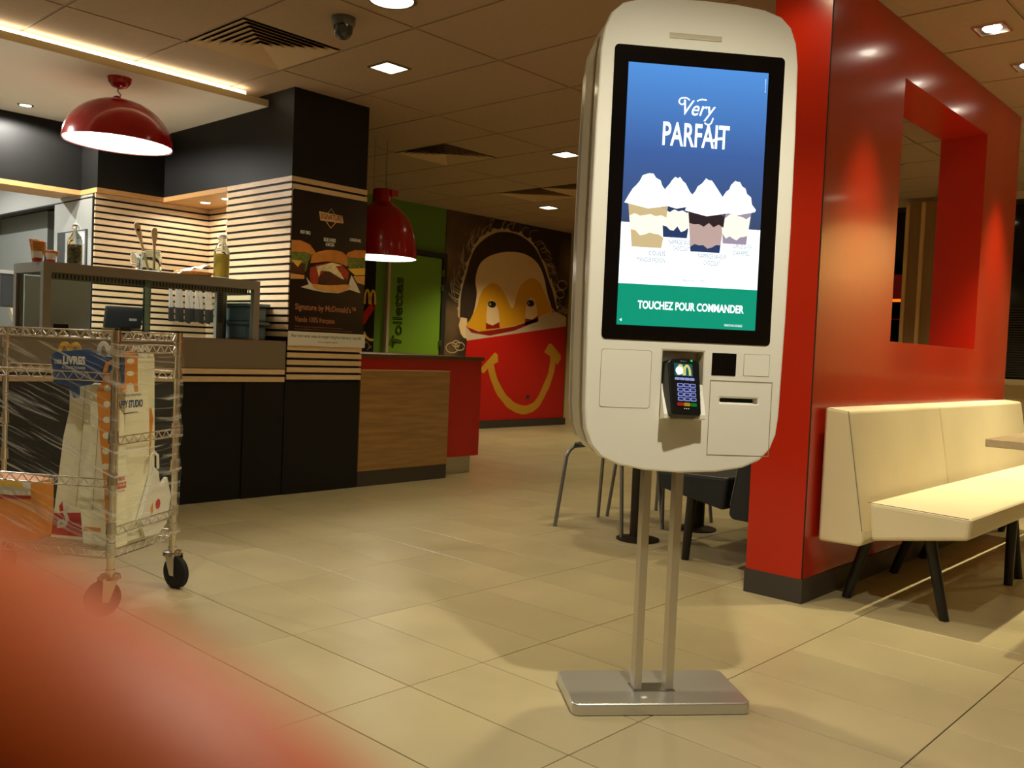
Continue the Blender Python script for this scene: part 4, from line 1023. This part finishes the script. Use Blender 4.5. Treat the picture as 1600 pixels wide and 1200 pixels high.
# card terminal
ct_M = Matrix.Translation((.001, -.098, .906)) @ Matrix.Rotation(math.radians(11), 4, 'Z') @ Matrix.Rotation(math.radians(-16), 4, 'X') @ Matrix.Rotation(math.radians(2), 4, 'Y') @ Matrix.Diagonal((1.14, 1, .99, 1))
term_pts = [(-.036, -.078), (.034, -.078), (.038, -.072), (.040, .01), (.041, .066), (.036, .076), (.0, .080), (-.034, .076), (-.041, .066), (-.041, .01), (-.039, -.07)]
def tm(x, y, z): return ct_M @ Vector((x, y, z))
term = MB().prism([tm(x, -.014, z) for x, z in term_pts], (ct_M.to_3x3() @ Vector((0, .044, 0)))).build('card_terminal', 'plastic_black', K, bevel=.005, seg=3)
FT = Frame(tm(0, -.0142, 0), ct_M.to_3x3() @ Vector((1, 0, 0)), ct_M.to_3x3() @ Vector((0, 0, 1)))
shape('display', FT, [(-.030, .028), (.024, .028), (.024, .062), (-.030, .062)], 'px_teal', term, .0006)
shape('arches_mark', FT, M_pts(-.023, .030, .042, .030), 'px_yellow', term, .0014)
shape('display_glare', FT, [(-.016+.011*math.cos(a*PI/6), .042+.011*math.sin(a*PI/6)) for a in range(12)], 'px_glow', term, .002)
shape('status_led', FT, [(.020, .069), (.025, .069), (.025, .074), (.020, .074)], 'led_green', term, .0006)
text('maker_mark', 'terminal', FT, -.012, .067, .018, .004, 'ink_grey', term, w=.0008)
for k in range(4): shape('soft_key', FT, rrect(-.030+k*.0147, -.030+k*.0147+.0135, .0165, .0235, .002, 2), 'px_key', term, .0006, .0015)
for r in range(4):
    for c_ in range(3):
        x0 = -.024+c_*.0185; z0 = -.002-r*.0125
        kk = shape('key', FT, rrect(x0, x0+.0165, z0, z0+.0095, .002, 2), 'px_key', term, .0006, .0018)
        shape('key_face', FT, rrect(x0+.002, x0+.0145, z0+.0018, z0+.0077, .001, 2), 'px_key_dark', term, .0026, .0003)
for k, m in enumerate(('key_red', 'key_amber', 'key_green')): shape('key', FT, rrect(-.027+k*.0195, -.027+k*.0195+.0175, -.0535, -.0445, .002, 2), m, term, .0006, .002)
for k in range(3): shape('logo_dot', FT, [(-.006+k*.006+.0015*math.cos(a), -.060+.0015*math.sin(a)) for a in (0, 1.05, 2.1, 3.14, 4.19, 5.24)], 'ink_white', term, .0006)
# posts and base
for a, b in ((-.050, -.0285), (.0425, .0645)): box('post', 'steel_post', a, b, .047, .092, .034, .69, K, bevel=.001)
MB().prism([(x, y, 0) for x, y in rrect(-.245, .262, -.048, .212, .022)], (0, 0, .034)).build('base_plate', 'steel_base', K, bevel=.005, seg=3)
box('post_flange', 'steel', -.055, .068, .040, .10, .034, .0365, K)
tag(MB().prism([K.matrix_basis @ Vector((x, y, .0345)) for x, y in ((-.045, -.005), (-.03, .004), (-.026, -.008), (-.038, -.016))], (0, 0, .0012)).build('paper_scrap', 'paper_white'), 'tiny white paper scrap lying on the steel kiosk base', 'paper scrap')

# ------------------------------------------------------------------ wire trolley
TW, TL = .39, .76
T = lroot('wire_trolley', 'chrome wire shelf trolley wrapped in film at the left', 'trolley', (1.362, 3.129, 0), math.radians(32))
posts = [(0, 0), (TW, 0), (0, TL), (TW, TL)]
for x, y in posts:
    p = MB().tube([(x, y, .16), (x, y, .992)], .0125, 14).build('post', 'chrome', T, smooth=True)
    for z0, z1 in ((.955, .995), (.905, .952), (.815, .855), (.60, .645), (.455, .50), (.285, .325), (.205, .255)):
        MB().lathe([(.0125, z0), (.0185, z0+.002), (.0165, z1), (.0125, z1)], (x, y, 0), 16).build('collar', 'chrome', p, smooth=True)
    cst = MB().lathe([(.016, .16), (.016, .145), (.034, .142), (.036, .128), (.0, .126)], (x, y, 0), 18).build('caster', 'chrome', T, smooth=True)
    a = math.radians({0: 150, .39: 250}.get(x, 100)); dx, dy = math.cos(a), math.sin(a); nx, ny = -dy, dx
    wx, wy = x+dx*.025, y+dy*.025
    for s in (-1, 1):
        MB().prism([(x+nx*s*.022-dx*.02, y+ny*s*.022-dy*.02, .135), (x+nx*s*.022+dx*.035, y+ny*s*.022+dy*.035, .135), (wx+nx*s*.022+dx*.012, wy+ny*s*.022+dy*.012, .052), (wx+nx*s*.022-dx*.012, wy+ny*s*.022-dy*.012, .052)], (nx*.003, ny*.003, 0)).build('fork', 'chrome', cst)
    R = Matrix(((dx, nx, 0), (dy, ny, 0), (0, 0, 1))) @ Matrix.Rotation(PI/2, 3, 'X')
    MB().lathe([(.02, -.016), (.052, -.016), (.0625, -.010), (.0625, .010), (.052, .016), (.02, .016)], (wx, wy, .0625), 28, R).build('wheel', 'rubber', cst, smooth=True)
def rail(a, b, z1, h=.028, r=.003, step=.05):
    A = Vector((a[0], a[1], 0)); B = Vector((b[0], b[1], 0)); D = (B-A); L = D.length; D.normalize(); A = A+D*.014; B = B-D*.014; L -= .028
    m = MB().tube([A+Vector((0, 0, z1)), B+Vector((0, 0, z1))], r, 8).tube([A+Vector((0, 0, z1-h)), B+Vector((0, 0, z1-h))], r, 8)
    n = max(2, int(round(L/step))*2); pts = [A+D*L*i/n+Vector((0, 0, z1-(h if i % 2 else 0))) for i in range(n+1)]
    m.tube(pts, r*.8, 6)
    return m.build('shelf_rail', 'chrome', T, smooth=True)
for z in (.990, .845, .4735, .226):
    rail((0, 0), (0, TL), z)
for z in (.990, .845, .226): rail((TW, 0), (TW, TL), z)
for z in (.990, .945, .622, .306, .226): rail((0, 0), (TW, 0), z)
for z in (.990, .622, .226): rail((0, TL), (TW, TL), z)
wires = MB()
for k in range(24): wires.tube([(.01+k*(TW-.02)/23, .01, .222), (.01+k*(TW-.02)/23, TL-.01, .222)], .0017, 5)
for k in range(4): wires.tube([(.01, .1+k*.19, .218), (TW-.01, .1+k*.19, .218)], .003, 6)
tag(wires.build('shelf_wires', 'chrome', T), kind='stuff')
TM = Matrix.Translation((1.362, 3.129, 0)) @ Matrix.Rotation(math.radians(32), 4, 'Z')
def tp(x, y, z): return TM @ Vector((x, y, z))
ex = TM.to_3x3() @ Vector((1, 0, 0)); ey = TM.to_3x3() @ Vector((0, 1, 0)); ez = Vector((0, 0, 1))
# cartons stand on the bottom shelf; front face frame: u runs to the right (-f), v up
def carton_stack(name, label, e, pts, th, m, lean=0., group='flat carton stacks in the trolley'):
    """pts (u = -f, z) outline facing the trolley front at depth e, th = stack thickness"""
    o = tp(e, 0, 0); fr_ = Frame(o, -ey, ez+ex*lean)
    t = root(name, label, 'carton', tuple(fr_.p(sum(p[0] for p in pts)/len(pts), min(p[1] for p in pts))), group=group)
    MB().prism([fr_.p(u, v) for u, v in pts], -fr_.n*th).build('carton_sheets', m, t, bevel=.002)
    return t, fr_
def side_stack(name, label, f, pts, th, m, lean=0., group='flat carton stacks in the trolley'):
    o = tp(0, f, 0); fr_ = Frame(o, ex, ez+ey*lean)
    t = root(name, label, 'carton', tuple(fr_.p(sum(p[0] for p in pts)/len(pts), min(p[1] for p in pts))), group=group)
    MB().prism([fr_.p(u, v) for u, v in pts], -fr_.n*th).build('carton_sheets', m, t, bevel=.002)
    return t, fr_
def top_arches(u, v, w, h): return M_pts(u, v, w, h)
def stack_lines(fr_, t, u0, v0, u1, v1, k=1): pass
B0 = .229
t, f_ = carton_stack('carton_stack', 'cream carton stack with a red foot and white figure, left of pair', .095, [(-.315, B0), (-.165, B0), (-.165, .40), (-.135, .60), (-.125, .80), (-.265, .80), (-.262, .70), (-.282, .60)], .04, 'card_cream', .03)
shape('red_foot', f_, [(-.313, .240), (-.166, .240), (-.166, .330), (-.306, .318)], 'card_red', t, .0006)
shape('white_figure', f_, ribbon([(-.250, .345), (-.262, .325), (-.248, .300), (-.262, .275), (-.285, .27), (-.282, .29), (-.262, .29)], .016), 'card_white', t, .0014)
shape('red_figure', f_, [(-.285, .345), (-.272, .365), (-.266, .33), (-.28, .325)], 'card_red', t, .0014)
shape('fold_line', f_, ribbon([(-.20, .79), (-.205, .60), (-.215, .35)], .0025), 'card_edge', t, .0006)
t, f_ = carton_stack('carton_stack', 'cream carton stack with an orange foot stripe, beside the post', .05, [(-.145, B0), (-.035, B0), (-.040, .55), (-.050, .80), (-.132, .80), (-.126, .60), (-.168, .43)], .04, 'card_cream', .0)
shape('orange_stripe', f_, [(-.143, .278), (-.075, .276), (-.075, .291), (-.143, .291)], 'card_orange', t, .0006)
shape('fold_line', f_, ribbon([(-.09, .79), (-.10, .55), (-.11, .35)], .0025), 'card_edge', t, .0006)
t, f_ = carton_stack('meal_carton', 'blue book carton with yellow arches handle on cream stacks', .024, [(-.258, .80), (-.20, .79), (-.178, .75), (-.166, .75), (-.166, .79), (-.120, .80), (-.072, .83), (-.062, .88), (-.075, .905), (-.12, .91), (-.125, .925), (-.255, .91), (-.272, .895)], .020, 'card_blue', 0, 'meal cartons in the trolley')
for nm, uu in (('handle', -.245),): shape('handle', f_, M_pts(uu, .905, .092, .042, .15), 'card_yellow', t, -.006, .004)
shape('carton_side', f_, [(-.125, .922), (-.075, .903), (-.064, .88), (-.075, .84), (-.124, .83)], 'card_blue', t, .001)
text('lettering', 'DES', f_, -.255, .868, .028, .015, 'card_white', t, bold=.03)
text('lettering', 'LIVRES', f_, -.222, .868, .088, .030, 'card_white', t, bold=.05)
text('lettering', 'À COLLECTIONNER', f_, -.225, .852, .092, .012, 'card_white', t, bold=.02)
t, f_ = carton_stack('meal_carton', 'blue carton with white arches handle behind the yellow one', .058, [(-.125, .805), (-.015, .805), (-.015, .90), (-.125, .90)], .02, 'card_blue', 0, 'meal cartons in the trolley')
shape('handle', f_, M_pts(-.118, .895, .10, .06, .15), 'card_white', t, -.006, .004)
t, f_ = carton_stack('carton_stack', 'orange carton stack with punched handles behind the front post', .024, [(-.033, B0), (-.012, B0), (-.012, .60), (-.014, .845), (-.05, .845), (-.088, .78), (-.07, .60), (-.05, .45)], .022, 'card_orange', 0)
for k in range(6): shape('punched_hole', f_, [(-.045+.014*math.cos(a*PI/4), .79-k*.055+.012*math.sin(a*PI/4)) for a in range(8)], 'card_cream', t, .0006)
shape('handle', f_, ribbon([(-.06, .84), (-.05, .875), (-.03, .885), (-.012, .87)], .014), 'card_orange', t, -.004, .004)
t, f_ = side_stack('carton_stack', 'pale carton stack marked fruits beside the corner post', .002, [(.03, B0), (.10, B0), (.088, .45), (.060, .70), (.034, .72)], .008, 'card_cream', .0)
text('lettering', 'FRUITS', f_, .036, .465, .036, .015, 'card_red', t, bold=.03); text('lettering', 'RIGOLOS', f_, .030, .436, .052, .024, 'card_red', t, bold=.04)
text('lettering', 'avec vos menus', f_, .034, .424, .04, .008, 'card_red', t)
t, f_ = side_stack('carton_stack', 'cream studio carton stack with orange arches on top', .022, [(.10, B0), (.26, B0), (.25, .60), (.235, .86), (.065, .86), (.065, .80), (.095, .79)], .04, 'card_cream', .0)
shape('orange_print', f_, [(.065, .78), (.075, .83), (.065, .85), (.07, .905), (.095, .925), (.135, .925), (.16, .905), (.165, .80), (.17, .775), (.148, .775), (.14, .80), (.12, .81), (.10, .80), (.095, .775)], 'card_orange', t, .0008)
for q in (.0, .045): shape('punched_hole', f_, [(.117+.022*math.cos(a*PI/4), .842+q+.010*math.sin(a*PI/4)) for a in range(8)], 'card_cream', t, .0016)
text('lettering', 'MON PREMIER', f_, .08, .760, .11, .008, 'card_blue', t); text('lettering', 'HAPPY STUDIO', f_, .035, .718, .165, .028, 'card_blue', t, bold=.04)
shape('pen_line', f_, ribbon([(.085, .698), (.13, .700), (.172, .700)], .004), 'ink_dark', t, .0006)
t, f_ = side_stack('carton_stack', 'pale carton stack with a white arches handle near rear post', .07, [(.19, B0), (.375, B0), (.36, .60), (.345, .90), (.335, .915), (.315, .90), (.22, .90), (.205, .60)], .04, 'card_cream', .0)
shape('handle', f_, M_pts(.195, .895, .12, .05, .14), 'card_white', t, -.004, .004)
shape('orange_print', f_, [(.255, .40), (.32, .42), (.345, .66), (.33, .705), (.30, .69), (.275, .705), (.25, .68)], 'card_orange', t, .0008)
t, f_ = side_stack('paper_bag', 'crumpled white paper bag with red print at the lower right', .002, [(.17, .30), (.21, B0+.004), (.30, B0), (.35, .26), (.375, .36), (.345, .44), (.30, .41), (.285, .47), (.255, .49), (.225, .42)], .016, 'card_white', .0, 'loose packaging in the trolley')
t['category'] = 'bag'
shape('red_print', f_, [(.285+.016*math.cos(a*PI/4), .345+.02*math.sin(a*PI/4)) for a in range(8)], 'card_red', t, .0006)
shape('orange_print', f_, [(.235, .335), (.25, .355), (.255, .32), (.242, .31)], 'card_orange', t, .0006)
shape('bag_handle', f_, ribbon([(.225, .49), (.228, .53), (.25, .545), (.272, .53), (.276, .48)], .012), 'card_white', t, .0, .004)
t, f_ = carton_stack('meal_carton', 'orange and yellow carton lying at the left on the bottom shelf', .04, [(-.56, B0), (-.345, B0), (-.350, .33), (-.352, .435), (-.56, .45)], .12, 'card_orange', 0, 'meal cartons in the trolley')
shape('pale_top', f_, [(-.56, .385), (-.352, .385), (-.353, .434), (-.56, .449)], 'card_white', t, .0006); shape('yellow_top', f_, [(-.56, .42), (-.38, .415), (-.39, .436), (-.56, .449)], 'card_yellow', t, .0014)
shape('red_line', f_, [(-.56, .362), (-.350, .377), (-.350, .389), (-.56, .376)], 'card_red', t, .0012)
# stretch film
fm = MB(); path = []
NV = 26
for k in range(31): path.append((-.020, TL-.02-(TL)*k/30))
for k in range(1, 17): path.append((-.02+(TW+.03)*k/16, -.020))
rnd = random.Random(3)
for i, (x, y) in enumerate(path):
    for j in range(NV+1):
        z = .20+(.945-.20)*j/NV
        w = .004*math.sin(i*.7+j*.9)+.004*math.sin(i*.31-j*1.3)+rnd.uniform(-.0015, .0015)
        fm.v.append((tuple(tp(x-w if i <= 30 else x, y if i <= 30 else y-w, z+.006*math.sin(i*.5)*(j/NV)))))
for i in range(len(path)-1):
    for j in range(NV): fm.f.append((i*(NV+1)+j, (i+1)*(NV+1)+j, (i+1)*(NV+1)+j+1, i*(NV+1)+j+1))
tag(fm.build('stretch_film', 'film', None, smooth=True), 'clear wrinkled stretch film wound around the wire trolley', 'film')

# ------------------------------------------------------------------ the finger in front of the lens
me = bpy.data.meshes.new('finger')
P = [(-.030, .165, 1.02), (-.0208, .134, 1.0061), (-.0044, .0809, .9816), (.0067, .0465, .9765), (.0122, .0316, .9728), (.0180, .0249, .9670), (.0207, .0232, .9637)]
Rr = [.0105, .0102, .0092, .0088, .0083, .0078, .0062]
me.from_pydata(P, [(i, i+1) for i in range(len(P)-1)], [])
fo = bpy.data.objects.new('finger', me); C.objects.link(fo)
md = fo.modifiers.new('skin', 'SKIN'); md.use_smooth_shade = True
for v, r in zip(me.skin_vertices[0].data, Rr): v.radius = (r, r)
me.skin_vertices[0].data[0].use_root = True
sd = fo.modifiers.new('sub', 'SUBSURF'); sd.levels = 2; sd.render_levels = 2
me.materials.append(MATS['skin'])
tag(fo, 'blurred bare finger reaching over the lower left corner', 'finger')
